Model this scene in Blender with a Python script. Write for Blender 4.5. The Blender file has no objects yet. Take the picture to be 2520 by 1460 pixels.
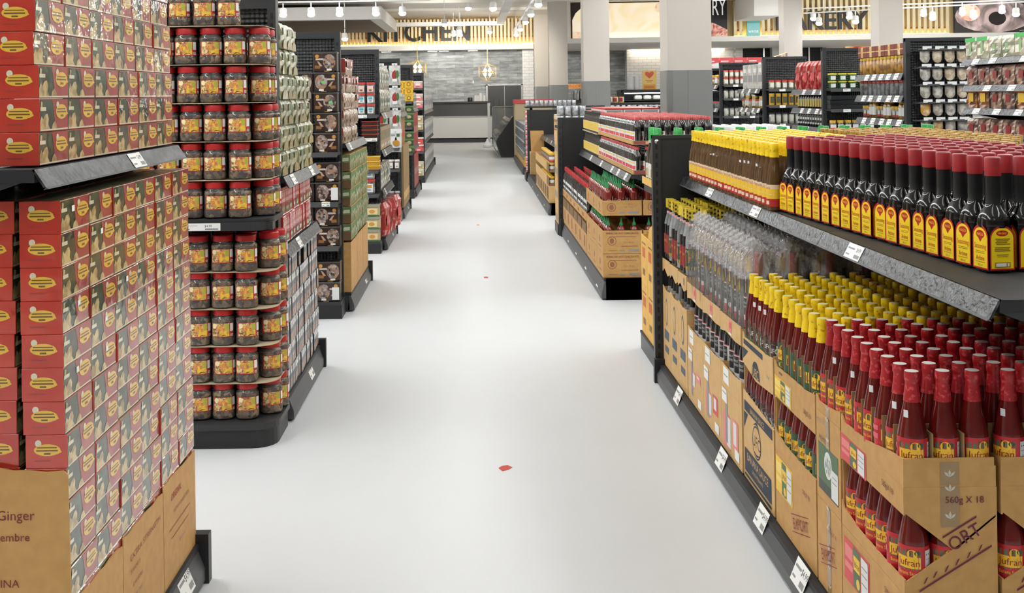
import bpy, math, random
from mathutils import Vector, Matrix
R = random.Random(7)
pi = math.pi
SC = bpy.context.scene
COL = SC.collection

# ------------------------------------------------------------------ helpers
def lin(h):
    h = h.lstrip('#')
    out = []
    for i in (0, 2, 4):
        c = int(h[i:i+2], 16)/255
        out.append(c/12.92 if c <= .04045 else ((c+.055)/1.055)**2.4)
    return (*out, 1)

MATS = {}
def M(name, col, rough=.5, metal=0., coat=0., coat_r=.12, spec=.5, noise=None, bump=None, emit=0., vor=None, ior=1.5, wave=None, spot=None, coat_ior=1.5):
    """noise=(scale, colour2, low, high); vor=(scale, [colours]); bump=(scale, strength); wave=(scale, colour2, axis)"""
    if name in MATS:
        return MATS[name]
    m = bpy.data.materials.new(name)
    m.use_nodes = True
    nt = m.node_tree
    b = nt.nodes['Principled BSDF']
    c = lin(col)
    b.inputs['Base Color'].default_value = c
    b.inputs['Roughness'].default_value = rough
    b.inputs['Metallic'].default_value = metal
    b.inputs['Coat Weight'].default_value = coat
    b.inputs['Coat Roughness'].default_value = coat_r; b.inputs['Coat IOR'].default_value = coat_ior
    b.inputs['Specular IOR Level'].default_value = spec
    b.inputs['IOR'].default_value = ior
    if emit:
        b.inputs['Emission Color'].default_value = c
        b.inputs['Emission Strength'].default_value = emit
    L = nt.links
    def node(t, **k):
        n = nt.nodes.new(t)
        for a, v in k.items():
            n.inputs[a].default_value = v
        return n
    tc = None
    if noise or vor or bump or wave or spot:
        tc = nt.nodes.new('ShaderNodeTexCoord')
        info = nt.nodes.new('ShaderNodeObjectInfo')
        add = nt.nodes.new('ShaderNodeVectorMath'); add.operation = 'ADD'
        sc = nt.nodes.new('ShaderNodeVectorMath'); sc.operation = 'SCALE'
        sc.inputs[0].default_value = (1, 1, 1)
        L.new(info.outputs['Random'], sc.inputs['Scale'])
        L.new(tc.outputs['Object'], add.inputs[0]); L.new(sc.outputs[0], add.inputs[1])
        vec = add.outputs[0]
    if noise:
        n = node('ShaderNodeTexNoise', Scale=noise[0], Detail=4.)
        L.new(vec, n.inputs['Vector'])
        r = nt.nodes.new('ShaderNodeValToRGB')
        lo, hi = (noise[2], noise[3]) if len(noise) > 2 else (.4, .62)
        r.color_ramp.elements[0].position = lo; r.color_ramp.elements[0].color = c
        r.color_ramp.elements[1].position = hi; r.color_ramp.elements[1].color = lin(noise[1])
        L.new(n.outputs['Fac'], r.inputs['Fac']); L.new(r.outputs['Color'], b.inputs['Base Color'])
    if vor:
        n = node('ShaderNodeTexVoronoi', Scale=vor[0])
        n2 = node('ShaderNodeTexNoise', Scale=vor[0]*1.3, Detail=3.)
        mx = nt.nodes.new('ShaderNodeVectorMath'); mx.operation = 'MULTIPLY_ADD'
        mx.inputs[1].default_value = (.9/vor[0],)*3
        L.new(vec, n2.inputs['Vector']); L.new(n2.outputs['Color'], mx.inputs[0]); L.new(vec, mx.inputs[2])
        L.new(mx.outputs[0], n.inputs['Vector'])
        sep = nt.nodes.new('ShaderNodeSeparateColor')
        L.new(n.outputs['Color'], sep.inputs[0])
        r = nt.nodes.new('ShaderNodeValToRGB'); r.color_ramp.interpolation = 'CONSTANT' if len(vor) > 2 else 'LINEAR'
        cs = vor[1]
        els = r.color_ramp.elements
        while len(els) < len(cs): els.new(.5)
        for i, cc in enumerate(cs):
            els[i].position = i/len(cs) if len(vor) > 2 else .15+.7*i/(len(cs)-1); els[i].color = lin(cc)
        L.new(sep.outputs[0], r.inputs['Fac'])
        L.new(r.outputs['Color'], b.inputs['Base Color'])
    if wave:
        n = node('ShaderNodeTexWave', Scale=wave[0], Distortion=wave[3] if len(wave) > 3 else 0.)
        n.bands_direction = wave[2]
        L.new(tc.outputs['Object'], n.inputs['Vector'])
        r = nt.nodes.new('ShaderNodeValToRGB')
        r.color_ramp.elements[0].color = c; r.color_ramp.elements[1].color = lin(wave[1])
        L.new(n.outputs['Fac'], r.inputs['Fac']); L.new(r.outputs['Color'], b.inputs['Base Color'])
    if bump:
        n = node('ShaderNodeTexNoise', Scale=bump[0], Detail=3.)
        L.new(vec, n.inputs['Vector'])
        bp = node('ShaderNodeBump', Strength=bump[1], Distance=.01)
        L.new(n.outputs['Fac'], bp.inputs['Height'])
        L.new(bp.outputs['Normal'], b.inputs['Normal'] if not coat else b.inputs['Coat Normal'])
        if not coat: pass
    MATS[name] = m
    return m

def clear(name, tint='#ffffff', amount=.9, rough=.08, haze='#ffffff', bump=None, ior=1.5):
    """clear plastic: see-through with a Fresnel gloss and a little haze"""
    if name in MATS: return MATS[name]
    m = bpy.data.materials.new(name); m.use_nodes = True
    nt = m.node_tree; L = nt.links
    nt.nodes.remove(nt.nodes['Principled BSDF'])
    out = nt.nodes['Material Output']
    tr = nt.nodes.new('ShaderNodeBsdfTransparent'); tr.inputs[0].default_value = lin(tint)
    pb = nt.nodes.new('ShaderNodeBsdfPrincipled'); pb.inputs['Base Color'].default_value = lin(haze); pb.inputs['Roughness'].default_value = rough
    gl = nt.nodes.new('ShaderNodeBsdfGlossy'); gl.inputs['Roughness'].default_value = rough
    fr = nt.nodes.new('ShaderNodeFresnel'); fr.inputs['IOR'].default_value = ior
    m1 = nt.nodes.new('ShaderNodeMixShader'); m1.inputs[0].default_value = amount
    L.new(pb.outputs[0], m1.inputs[1]); L.new(tr.outputs[0], m1.inputs[2])
    m2 = nt.nodes.new('ShaderNodeMixShader')
    L.new(fr.outputs[0], m2.inputs[0]); L.new(m1.outputs[0], m2.inputs[1]); L.new(gl.outputs[0], m2.inputs[2])
    L.new(m2.outputs[0], out.inputs['Surface'])
    if bump:
        tc = nt.nodes.new('ShaderNodeTexCoord')
        n = nt.nodes.new('ShaderNodeTexNoise'); n.inputs['Scale'].default_value = bump[0]
        L.new(tc.outputs['Object'], n.inputs['Vector'])
        bp = nt.nodes.new('ShaderNodeBump'); bp.inputs['Strength'].default_value = bump[1]; bp.inputs['Distance'].default_value = .01
        L.new(n.outputs['Fac'], bp.inputs['Height'])
        for x in (pb, gl, fr): L.new(bp.outputs[0], x.inputs['Normal'])
    MATS[name] = m
    return m

_TXT = {}
def text2d(s, font_bold=False):
    """triangles of a line of lettering: verts (x, y) with cap height ~1, width"""
    if (s, font_bold) in _TXT: return _TXT[s, font_bold]
    cu = bpy.data.curves.new('t', 'FONT'); cu.body = s; cu.resolution_u = 3; cu.size = 1.38
    cu.fill_mode = 'FRONT'
    if font_bold: cu.offset = .022
    ob = bpy.data.objects.new('t', cu)
    me = bpy.data.meshes.new_from_object(ob)
    vs = [(v.co.x, v.co.y) for v in me.vertices]
    fs = [tuple(p.vertices) for p in me.polygons]
    x0 = min(v[0] for v in vs) if vs else 0; x1 = max(v[0] for v in vs) if vs else 1
    vs = [(x-x0, y) for x, y in vs]
    bpy.data.objects.remove(ob); bpy.data.curves.remove(cu); bpy.data.meshes.remove(me)
    _TXT[s, font_bold] = (vs, fs, x1-x0)
    return _TXT[s, font_bold]

class MB:
    """collects faces and links them as one mesh object"""
    def __init__(s): s.v = []; s.f = []; s.mi = []; s.sm = []; s.ms = []
    def m(s, mat):
        if mat not in s.ms: s.ms.append(mat)
        return s.ms.index(mat)
    def add(s, vs, fs, mat, smooth=False):
        o = len(s.v); s.v += [tuple(v) for v in vs]
        if not isinstance(mat, (list, tuple)): mat = [mat]*len(fs)
        for f, mm in zip(fs, mat):
            s.f.append(tuple(i+o for i in f)); s.mi.append(s.m(mm)); s.sm.append(smooth)
        return s
    def box(s, x0, x1, y0, y1, z0, z1, mat, ch=0.):
        """mat: one material or a dict over '-x +x -y +y -z +z' with default key '*'; ch: chamfer"""
        mm = (lambda k: mat.get(k, mat['*'])) if isinstance(mat, dict) else (lambda k: mat)
        lo = (x0, y0, z0); hi = (x1, y1, z1)
        if ch <= 0:
            vs = [(x, y, z) for x in (x0, x1) for y in (y0, y1) for z in (z0, z1)]
            fs = [(0,1,3,2),(4,6,7,5),(0,4,5,1),(2,3,7,6),(0,2,6,4),(1,5,7,3)]
            s.add(vs, fs, [mm(k) for k in ('-x','+x','-y','+y','-z','+z')])
            return s
        vs = []; idx = {}
        for c in [(a,b,d) for a in (0,1) for b in (0,1) for d in (0,1)]:
            for ax in range(3):
                p = []
                for k in range(3):
                    base = hi[k] if c[k] else lo[k]
                    p.append(base if k == ax else base + (-ch if c[k] else ch))
                idx[c, ax] = len(vs); vs.append(tuple(p))
        fs = []; ms = []
        cyc = [(0,0),(1,0),(1,1),(0,1)]
        for ax in range(3):
            b, d = (ax+1) % 3, (ax+2) % 3
            for side in (0, 1):
                q = []
                for (u, w) in (cyc if side else cyc[::-1]):
                    c = [0,0,0]; c[ax] = side; c[b] = u; c[d] = w
                    q.append(idx[tuple(c), ax])
                fs.append(tuple(q)); ms.append(mm(('-' if not side else '+')+'xyz'[ax]))
        for ax in range(3):
            b, d = (ax+1) % 3, (ax+2) % 3
            for u in (0, 1):
                for w in (0, 1):
                    c0 = [0,0,0]; c1 = [0,0,0]; c0[b] = c1[b] = u; c0[d] = c1[d] = w; c1[ax] = 1
                    c0, c1 = tuple(c0), tuple(c1)
                    q = (idx[c0,b], idx[c1,b], idx[c1,d], idx[c0,d])
                    if u != w: q = q[::-1]
                    fs.append(q[::-1] if False else q); ms.append(mm('*') if isinstance(mat, dict) else mat)
        for c in [(a,b,d) for a in (0,1) for b in (0,1) for d in (0,1)]:
            q = (idx[c,0], idx[c,1], idx[c,2])
            if sum(c) % 2 == 0: q = q[::-1]
            fs.append(q); ms.append(mm('*') if isinstance(mat, dict) else mat)
        s.add(vs, fs, ms)
        return s
    def lathe(s, prof, mat, n=16, o=(0,0,0), sq=2., ax=(1,1), smooth=True, cap=True):
        """prof [(r, z)] or [(r, z, material_above)]; sq: superellipse exponent (2 round, 6 squarish)"""
        ring = []
        for k in range(n):
            a = 2*pi*(k+.5)/n
            ca, sa = math.cos(a), math.sin(a)
            d = (abs(ca)**sq + abs(sa)**sq)**(-1/sq)
            ring.append((ca*d*ax[0], sa*d*ax[1]))
        vs = []; fs = []; ms = []
        for p in prof:
            for (cx, cy) in ring:
                vs.append((o[0]+cx*p[0], o[1]+cy*p[0], o[2]+p[1]))
        for i in range(len(prof)-1):
            mm = prof[i][2] if len(prof[i]) > 2 and prof[i][2] else mat
            for k in range(n):
                k2 = (k+1) % n
                fs.append((i*n+k, i*n+k2, (i+1)*n+k2, (i+1)*n+k)); ms.append(mm)
        if cap:
            if prof[0][0] > 1e-5: fs.append(tuple(range(n-1, -1, -1))); ms.append(mat)
            if prof[-1][0] > 1e-5:
                mm = prof[-1][2] if len(prof[-1]) > 2 and prof[-1][2] else (prof[-2][2] if len(prof[-2]) > 2 and prof[-2][2] else mat)
                fs.append(tuple((len(prof)-1)*n+k for k in range(n))); ms.append(mm)
        s.add(vs, fs, ms, smooth)
        return s
    def poly(s, pts, mat): return s.add(pts, [tuple(range(len(pts)))], mat)
    def prism(s, pts, d, mat, side=None):
        """polygon pts (3-D) pushed along vector d"""
        n = len(pts); vs = [tuple(p) for p in pts]+[(p[0]+d[0], p[1]+d[1], p[2]+d[2]) for p in pts]
        fs = [tuple(range(n-1, -1, -1)), tuple(range(n, 2*n))]+[(i, (i+1) % n, n+(i+1) % n, n+i) for i in range(n)]
        s.add(vs, fs, [mat, mat]+[side or mat]*n)
        return s
    def tube(s, pts, r, mat, n=8, smooth=True):
        vs = []; fs = []
        P = [Vector(p) for p in pts]
        for i, p in enumerate(P):
            t = (P[min(i+1, len(P)-1)]-P[max(i-1, 0)]).normalized()
            u = t.cross(Vector((0, 0, 1)))
            if u.length < 1e-3: u = t.cross(Vector((0, 1, 0)))
            u.normalize(); w = t.cross(u)
            for k in range(n):
                a = 2*pi*k/n
                vs.append(p+u*(r*math.cos(a))+w*(r*math.sin(a)))
        for i in range(len(P)-1):
            for k in range(n):
                k2 = (k+1) % n
                fs.append((i*n+k, i*n+k2, (i+1)*n+k2, (i+1)*n+k))
        fs.append(tuple(range(n-1, -1, -1))); fs.append(tuple((len(P)-1)*n+k for k in range(n)))
        s.add(vs, fs, mat, smooth)
        return s
    def art(s, items, fn, off=.0004):
        """flat artwork: items of ('r',x0,y0,x1,y1,mat) ('e',cx,cy,rx,ry,mat) ('p',pts,mat) ('t',str,x,y,h,mat[,maxw[,align]]) put through fn(x,y,lift)"""
        for L, it in enumerate(items):
            z = off*(1+L*.25) if off else 0
            k = it[0]
            if k == 'r':
                _, x0, y0, x1, y1, mat = it[:6]; nx = it[6] if len(it) > 6 else 1
                vs = [fn(x0+(x1-x0)*i/nx, y, z) for i in range(nx+1) for y in (y0, y1)]
                s.add(vs, [(2*i, 2*i+2, 2*i+3, 2*i+1) for i in range(nx)], mat, nx > 1)
            elif k == 'e':
                _, cx, cy, rx, ry, mat = it[:6]
                n = 18; s.add([fn(cx+rx*math.cos(2*pi*i/n), cy+ry*math.sin(2*pi*i/n), z) for i in range(n)], [tuple(range(n))], mat)
            elif k == 'p':
                s.add([fn(x, y, z) for x, y in it[1]], [tuple(range(len(it[1])))], it[2])
            elif k == 't':
                _, st, x, y, h, mat = it[:6]
                vs, fs, w = text2d(st)
                sx = h
                if len(it) > 6 and it[6]: sx = it[6]/max(w, .01) if (w*h > it[6] or (len(it) > 8 and it[8])) else h
                al = it[7] if len(it) > 7 else 'c'
                x0 = x-(w*sx/2 if al == 'c' else 0)
                s.add([fn(x0+vx*sx, y+vy*h, z) for vx, vy in vs], fs, mat)
            elif k == 'q':      # text along a slanted baseline: str, x, y, h, mat, width, angle
                _, st, x, y, h, mat, wd, an = it
                vs, fs, w = text2d(st)
                sx = wd/w; ca, sa = math.cos(an), math.sin(an)
                s.add([fn(x+(vx*sx-wd/2)*ca-vy*h*sa, y+(vx*sx-wd/2)*sa+vy*h*ca, z) for vx, vy in vs], fs, mat)
        return s
    def build(s, name, parent=None, loc=None, rz=0, sharp=40):
        me = bpy.data.meshes.new(name)
        me.from_pydata(s.v, [], s.f)
        for mm in s.ms: me.materials.append(mm)
        me.polygons.foreach_set('material_index', s.mi)
        me.polygons.foreach_set('use_smooth', s.sm)
        if any(s.sm): me.set_sharp_from_angle(angle=math.radians(sharp))
        me.update()
        o = bpy.data.objects.new(name, me); COL.objects.link(o)
        if parent is not None: o.parent = parent
        if loc is not None: o.location = loc
        if rz: o.rotation_euler = (0, 0, rz)
        return o

def planeX(x, y0, z0):      # art on a face looking to +X (u runs to +Y)
    return lambda u, v, l: (x+l, y0+u, z0+v)
def planeXn(x, y0, z0):     # art on a face looking to -X (u runs to -Y)
    return lambda u, v, l: (x-l, y0-u, z0+v)
def planeY(y, x0, z0):      # art on a face looking to -Y (u runs to +X)
    return lambda u, v, l: (x0+u, y-l, z0+v)
def cyl(r, z0, a0=-pi/2, sq=2., ax=(1, 1)):    # art wrapped round a body, u along the girth, centred at angle a0
    def fn(u, v, l):
        a = a0+u/r
        ca, sa = math.cos(a), math.sin(a)
        d = (abs(ca)**sq+abs(sa)**sq)**(-1/sq)*(r+l)
        return (ca*d*ax[0], sa*d*ax[1], z0+v)
    return fn

def tag(o, label=None, cat=None, group=None, kind=None):
    if label: o['label'] = label
    if cat: o['category'] = cat
    if group: o['group'] = group
    if kind: o['kind'] = kind
    return o
def thing(name, label, cat, loc=(0, 0, 0), rz=0, group=None):
    o = bpy.data.objects.new(name, None); COL.objects.link(o)
    o.empty_display_size = .05
    o.location = loc; o.rotation_euler = (0, 0, rz)
    return tag(o, label, cat, group)
KIDS = {}
def kids(o):
    if o.name not in KIDS: KIDS[o.name] = list(o.children)
    return KIDS[o.name]
def dup(root, loc, rz=0., label=None, group=None, skip=()):
    r = root.copy(); COL.objects.link(r); r.location = loc; r.rotation_euler = (0, 0, rz)
    if label: r['label'] = label
    if group: r['group'] = group
    for ch in kids(root):
        if ch.name.split('.')[0] in skip: continue
        c = ch.copy(); COL.objects.link(c); c.parent = r
        for g in kids(ch):
            d = g.copy(); COL.objects.link(d); d.parent = c
    return r
class Proto:
    """first placing uses the prototype itself, later ones copy it"""
    def __init__(s, root): s.root = root; s.used = False; kids(root); [kids(c) for c in kids(root)]
    def put(s, loc, rz=0., label=None, group=None, skip=()):
        if not s.used and not skip:
            s.used = True; o = s.root; o.location = loc; o.rotation_euler = (0, 0, rz)
            tag(o, label, None, group); return o
        return dup(s.root, loc, rz, label, group, skip)
    def done(s):
        if not s.used:
            for c in kids(s.root):
                for g in kids(c): bpy.data.objects.remove(g)
                bpy.data.objects.remove(c)
            bpy.data.objects.remove(s.root)
ORD = 'zeroth first second third fourth fifth sixth seventh eighth ninth tenth eleventh twelfth thirteenth fourteenth fifteenth sixteenth seventeenth eighteenth nineteenth twentieth'.split()
TENS = {2: ('twenty', 'twentieth'), 3: ('thirty', 'thirtieth'), 4: ('forty', 'fortieth')}
def nth(i):
    if i <= 20: return ORD[i]
    t, u = divmod(i, 10)
    return TENS[t][1] if u == 0 else TENS[t][0]+'-'+ORD[u]

# ------------------------------------------------------------------ camera
FPX, CX, CY, ROLL, HC = 2750., 1165., 232., -.014, 1.6
cam = bpy.data.cameras.new('camera'); camo = bpy.data.objects.new('camera', cam); COL.objects.link(camo)
cam.sensor_width = 36; cam.sensor_fit = 'HORIZONTAL'; cam.lens = FPX/2520*36
cam.shift_x = (1260-CX)/2520; cam.shift_y = (CY-730)/2520
cam.clip_start = .05; cam.clip_end = 200
camo.matrix_world = Matrix.Translation((0, 0, HC)) @ Matrix.Rotation(pi/2, 4, 'X') @ Matrix.Rotation(ROLL, 4, 'Z')
SC.camera = camo
def inview(x, y, z, mg=60):
    """is the point inside the camera's frame (used only to leave out goods that are wholly outside it)"""
    if y < .3: return False
    px = FPX*x/y; py = FPX*(HC-z)/y
    c, s = math.cos(ROLL), math.sin(ROLL)
    u = px*c-py*s; w = px*s+py*c      # rotate by -ROLL on screen
    return -mg < CX+u < 2520+mg and -mg < CY+w < 1460+mg
# ------------------------------------------------------------------ the setting
def brickmat(name, c1, c2, mortar, bw, bh, ms=.004, rough=.5, bump=.4, noise=None, axes='XZ'):
    m = bpy.data.materials.new(name); m.use_nodes = True
    nt = m.node_tree; L = nt.links; b = nt.nodes['Principled BSDF']; b.inputs['Roughness'].default_value = rough
    tc = nt.nodes.new('ShaderNodeTexCoord'); sp = nt.nodes.new('ShaderNodeSeparateXYZ'); cb = nt.nodes.new('ShaderNodeCombineXYZ')
    L.new(tc.outputs['Object'], sp.inputs[0]); L.new(sp.outputs[axes[0]], cb.inputs[0]); L.new(sp.outputs[axes[1]], cb.inputs[1])
    br = nt.nodes.new('ShaderNodeTexBrick')
    br.inputs['Scale'].default_value = 1; br.inputs['Brick Width'].default_value = bw; br.inputs['Row Height'].default_value = bh
    br.inputs['Mortar Size'].default_value = ms; br.inputs['Mortar Smooth'].default_value = .1; br.inputs['Bias'].default_value = 0
    br.inputs['Color1'].default_value = lin(c1); br.inputs['Color2'].default_value = lin(c2); br.inputs['Mortar'].default_value = lin(mortar)
    L.new(cb.outputs[0], br.inputs['Vector'])
    src = br.outputs['Color']
    if noise:
        n = nt.nodes.new('ShaderNodeTexNoise'); n.inputs['Scale'].default_value = noise; n.inputs['Detail'].default_value = 6
        mp = nt.nodes.new('ShaderNodeMapping'); mp.inputs['Scale'].default_value = (1, 1, 4)
        L.new(tc.outputs['Object'], mp.inputs[0]); L.new(mp.outputs[0], n.inputs['Vector'])
        mx = nt.nodes.new('ShaderNodeMixRGB'); mx.blend_type = 'OVERLAY'; mx.inputs[0].default_value = .75
        L.new(src, mx.inputs[1]); L.new(n.outputs['Fac'], mx.inputs[2]); src = mx.outputs[0]
        bp = nt.nodes.new('ShaderNodeBump'); bp.inputs['Strength'].default_value = bump; bp.inputs['Distance'].default_value = .04
        L.new(n.outputs['Fac'], bp.inputs['Height']); L.new(bp.outputs[0], b.inputs['Normal'])
    L.new(src, b.inputs['Base Color'])
    MATS[name] = m
    return m
WHITE = M('white_paint', '#ece8e2', .6)
CEILM = M('ceiling_paint', '#e6e1d8', .8)
FLOORM = M('floor_epoxy', '#d0d1d2', .40, noise=(.9, '#d5d6d7', .3, .7))
STONE = brickmat('ledger_stone', '#8b8e8f', '#aeb1b1', '#727576', .62, .11, .004, .8, .9, 3.2)
TILE = brickmat('white_tile', '#e9e8e5', '#e2e1de', '#bdbab5', .3, .1, .006, .25)
BLACKM = M('black_metal', '#1d1d1f', .45)
CHARC = M('charcoal_metal', '#2b2c2e', .42, spec=.5)
CHROME = M('chrome', '#c9c9c9', .2, 1.)
STEEL = M('brushed_steel', '#8f8f8d', .35, .9)

def struct(name, mb, label=None, cat=None):
    o = mb.build(name); o['kind'] = 'structure'
    return o
mb = MB().box(-9, 18, -12, 42, -.2, 0, FLOORM); struct('floor', mb)
mb = MB().box(-9, 18, -12, 42, 4.27, 4.45, CEILM)
struct('ceiling', mb)
struct('wall_left', MB().box(-9.2, -9, -12, 42, 0, 4.45, WHITE))
struct('wall_right', MB().box(18, 18.2, -12, 42, 0, 4.45, WHITE))
struct('wall_rear', MB().box(-9, 18, -12.2, -12, 0, 4.45, WHITE))
struct('wall_back', MB().box(-9, 18, 40, 40.2, 0, 4.45, WHITE))
struct('wall_stone', MB().box(-9, 1.72, 39.0, 39.3, 0, 3.3, STONE).box(2.7, 5.30, 39.0, 39.3, 0, 3.3, STONE))
struct('wall_tile', MB().box(1.72, 2.7, 38.9, 39.3, 0, 3.3, TILE).box(5.30, 9.0, 38.5, 39.3, 0, 3.3, TILE))
# bulkhead band over the kitchen and over the service counters
struct('trim_1', MB().box(-9, 2.75, 38.3, 40, 3.13, 3.30, WHITE))
struct('trim_2', MB().box(2.75, 18, 32.8, 40, 3.05, 3.2, WHITE).box(2.75, 2.9, 33.0, 40, 3.2, 4.27, WHITE))
struct('wall_service', MB().box(2.75, 18, 33.2, 33.5, 3.2, 4.27, M('sign_back_wood', '#dfc694', .6)))
struct('wall_upper', MB().box(-9, 2.75, 38.85, 39.3, 3.3, 4.27, M('slat_back_wood', '#d6b47c', .6)))
# bakery service openings: white piers and dark hatches
struct('trim_3', MB().box(9.0, 18, 38.4, 38.6, 0, 1.5, TILE).box(10.26, 10.85, 38.3, 38.6, 1.5, 3.05, WHITE).box(12.1, 12.7, 38.3, 38.6, 1.5, 3.05, WHITE).box(9.0, 9.25, 38.3, 38.6, 1.5, 3.05, TILE))
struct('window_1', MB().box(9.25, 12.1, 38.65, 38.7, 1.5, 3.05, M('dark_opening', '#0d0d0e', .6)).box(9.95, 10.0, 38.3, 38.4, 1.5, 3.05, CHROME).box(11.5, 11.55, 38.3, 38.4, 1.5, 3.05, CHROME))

# slats, one continuous cladding
SLAT = M('slat_wood', '#f0dfb6', .5)
mb = MB()
x = -8.9
while x < 2.7:
    mb.box(x, x+.075, 38.55, 38.85, 3.36, 4.2, SLAT); x += .128
x = -8.9
for z in (3.56, 4.1):
    mb.box(-9, 2.7, 38.6, 38.7, z, z+.05, M('slat_rail', '#8a6330', .6))
o = mb.build('trim_4'); o['kind'] = 'structure'
mb = MB()
x = 7.72
while x < 14.1:
    if not (8.02 < x+.06 < 8.52):
        mb.box(x, x+.085, 33.0, 33.2, 3.22, 4.24, SLAT)
    x += .165
for z in (3.36, 4.0): mb.box(7.72, 8.0, 33.05, 33.1, z, z+.05, MATS['slat_rail']); mb.box(8.55, 14.1, 33.05, 33.1, z, z+.05, MATS['slat_rail'])
o = mb.build('trim_5'); o['kind'] = 'structure'
WARM = M('warm_led', '#ffe2a6', .5, emit=7)
tag(MB().box(-8.9, 2.6, 38.6, 38.8, 3.31, 3.33, WARM).build('led_strip'), 'warm light strip along the foot of the slats behind the KITCHEN letters', 'light strip')
tag(MB().box(7.75, 14.1, 33.05, 33.15, 3.205, 3.215, WARM).build('led_strip'), 'warm light strip along the foot of the slats behind the BAKERY letters', 'light strip')
COOL = M('cove_led', '#fff1dc', .5, emit=6)
tag(MB().box(5.4, 8.6, 38.2, 38.4, 2.98, 3.02, COOL).build('cove_light'), 'bright cove light at the top of the white tiled wall', 'light strip')

def letters(name, s, label, x0, x1, zb, h, y, mat, depth=.06):
    t = thing(name, label, 'sign', ((x0+x1)/2, y, zb))
    vs, fs, w = text2d(s, True)
    # one mesh per letter: advance by laying out prefixes
    n = len(s); sx = (x1-x0)/w
    for i, ch in enumerate(s):
        v, f, cw = text2d(ch, True)
        pw = text2d(s[:i+1], True)[2]-cw
        mb = MB()
        X = lambda p: x0+(pw+p[0])*sx-(x0+x1)/2
        vsf = [(X(p), 0, p[1]*h) for p in v]; vsb = [(a, depth, c) for a, b, c in vsf]
        mb.add(vsf, f, mat); nv = len(vsf)
        mb.add(vsb, [q[::-1] for q in f], mat)
        cnt = {}
        for q in f:
            for a, b in zip(q, q[1:]+q[:1]): cnt[(a, b)] = cnt.get((a, b), 0)+1
        ed = [e for e in cnt if (e[1], e[0]) not in cnt]
        mb.add(vsf+vsb, [(b, a, a+nv, b+nv) for a, b in ed], mat)
        mb.build('letter', t)
    return t
LETB = M('letter_black', '#121212', .5)
letters('kitchen_sign', 'KITCHEN', 'big black KITCHEN letters on the light slatted band above the stone wall', -3.62, -.10, 3.46, .66, 38.45, LETB)
letters('bakery_sign', 'BAKERY', 'big black BAKERY letters on the light slatted band at the right', 8.95, 11.66, 3.37, .56, 32.85, LETB)

# backlit food pictures on the band
def mixpic(name, cols, scale, emit, distort=1.5):
    m = bpy.data.materials.new(name); m.use_nodes = True
    nt = m.node_tree; L = nt.links; b = nt.nodes['Principled BSDF']
    tc = nt.nodes.new('ShaderNodeTexCoord'); n = nt.nodes.new('ShaderNodeTexNoise')
    n.inputs['Scale'].default_value = scale; n.inputs['Detail'].default_value = 5; n.inputs['Distortion'].default_value = distort
    L.new(tc.outputs['Object'], n.inputs['Vector'])
    r = nt.nodes.new('ShaderNodeValToRGB'); els = r.color_ramp.elements
    while len(els) < len(cols): els.new(.5)
    for i, c in enumerate(cols): els[i].position = .3+.4*i/(len(cols)-1); els[i].color = lin(c)
    L.new(n.outputs['Fac'], r.inputs['Fac']); L.new(r.outputs[0], b.inputs['Base Color'])
    if emit: L.new(r.outputs[0], b.inputs['Emission Color']); b.inputs['Emission Strength'].default_value = emit
    MATS[name] = m; return m
DOUGH = mixpic('picture_dough', ['#f3d9ad', '#f7e6c4', '#fbf0d6', '#f5dfb4'], 1.3, .55)
FILL = mixpic('picture_filling', ['#d98a80', '#f0cdb0', '#f6e2c4', '#cf6f6a'], 3., .5)
DARKP = mixpic('picture_dark', ['#1c1716', '#2b2220', '#3a2c28'], 2., .12)
MEAT = mixpic('picture_meat', ['#7a2d2a', '#c97a70', '#e7bfa8', '#a84c45'], 2.2, .3, 3)
t = thing('pastry_picture', 'large backlit picture of pale dough between the pillars', 'picture', (2.95, 33.0, 3.2))
MB().box(0, 3.9, 0, .1, 0, 1.05, DARKP).build('panel', t)
pf = planeY(-.003, 0, 0)
MB().art([('p', [(0, .17), (0, .55), (.1, .75), (.3, .93), (.55, 1.03), (3.9, 1.05), (3.9, .17)], DOUGH), ('r', 0, 0, .62, .2, FILL), ('r', .62, 0, 3.9, .17, M('picture_pale', '#fdf6e4', .5, emit=.6)), ('e', 2.55, .88, .1, .14, FILL)], pf, .003).build('food_image', t)
t = thing('butchery_sign', 'black sign with white letters RY over a picture of meat', 'sign', (6.2, 32.9, 3.2))
MB().box(0, 1.3, 0, .1, 0, 1.05, M('sign_black', '#19191a', .5)).build('panel', t)
MB().art([('p', [(0, 0), (1.3, 0), (1.3, .2), (.9, .4), (0, .52)], MEAT)], planeY(-.003, 0, 0), .003).build('food_image', t)
MB().art([('t', 'RY', .87, .63, .5, M('sign_white', '#f2f2f2', .5, emit=.4), .40, 'l', 1)], planeY(-.003, 0, 0), .004).build('lettering', t)
t = thing('teal_sign', 'plain teal panel beside the BAKERY letters', 'sign', (8.08, 32.9, 3.2))
MB().box(0, .38, 0, .06, 0, .95, M('teal_panel', '#5fb3b0', .5)).build('panel', t)
MB().art([('r', 0, 0, .38, .38, M('teal_pale', '#8fd0d2', .5)), ('t', 'WATER', .19, .1, .07, M('sign_white', '#f2f2f2'), .3)], planeY(-.003, 0, 0), .003).build('lettering', t)
GRAPE = mixpic('picture_grape', ['#3a3236', '#8a7a78', '#cdb4b2', '#e6d6d2'], 1.1, .25, 2)
t = thing('fruit_picture', 'large round picture of dark and pink fruit on the band at the far right', 'picture', (14.2, 32.9, 3.2))
MB().box(0, 3.5, 0, .1, 0, 1.06, M('picture_backing', '#3d3b3c', .6)).build('panel', t)
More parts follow.
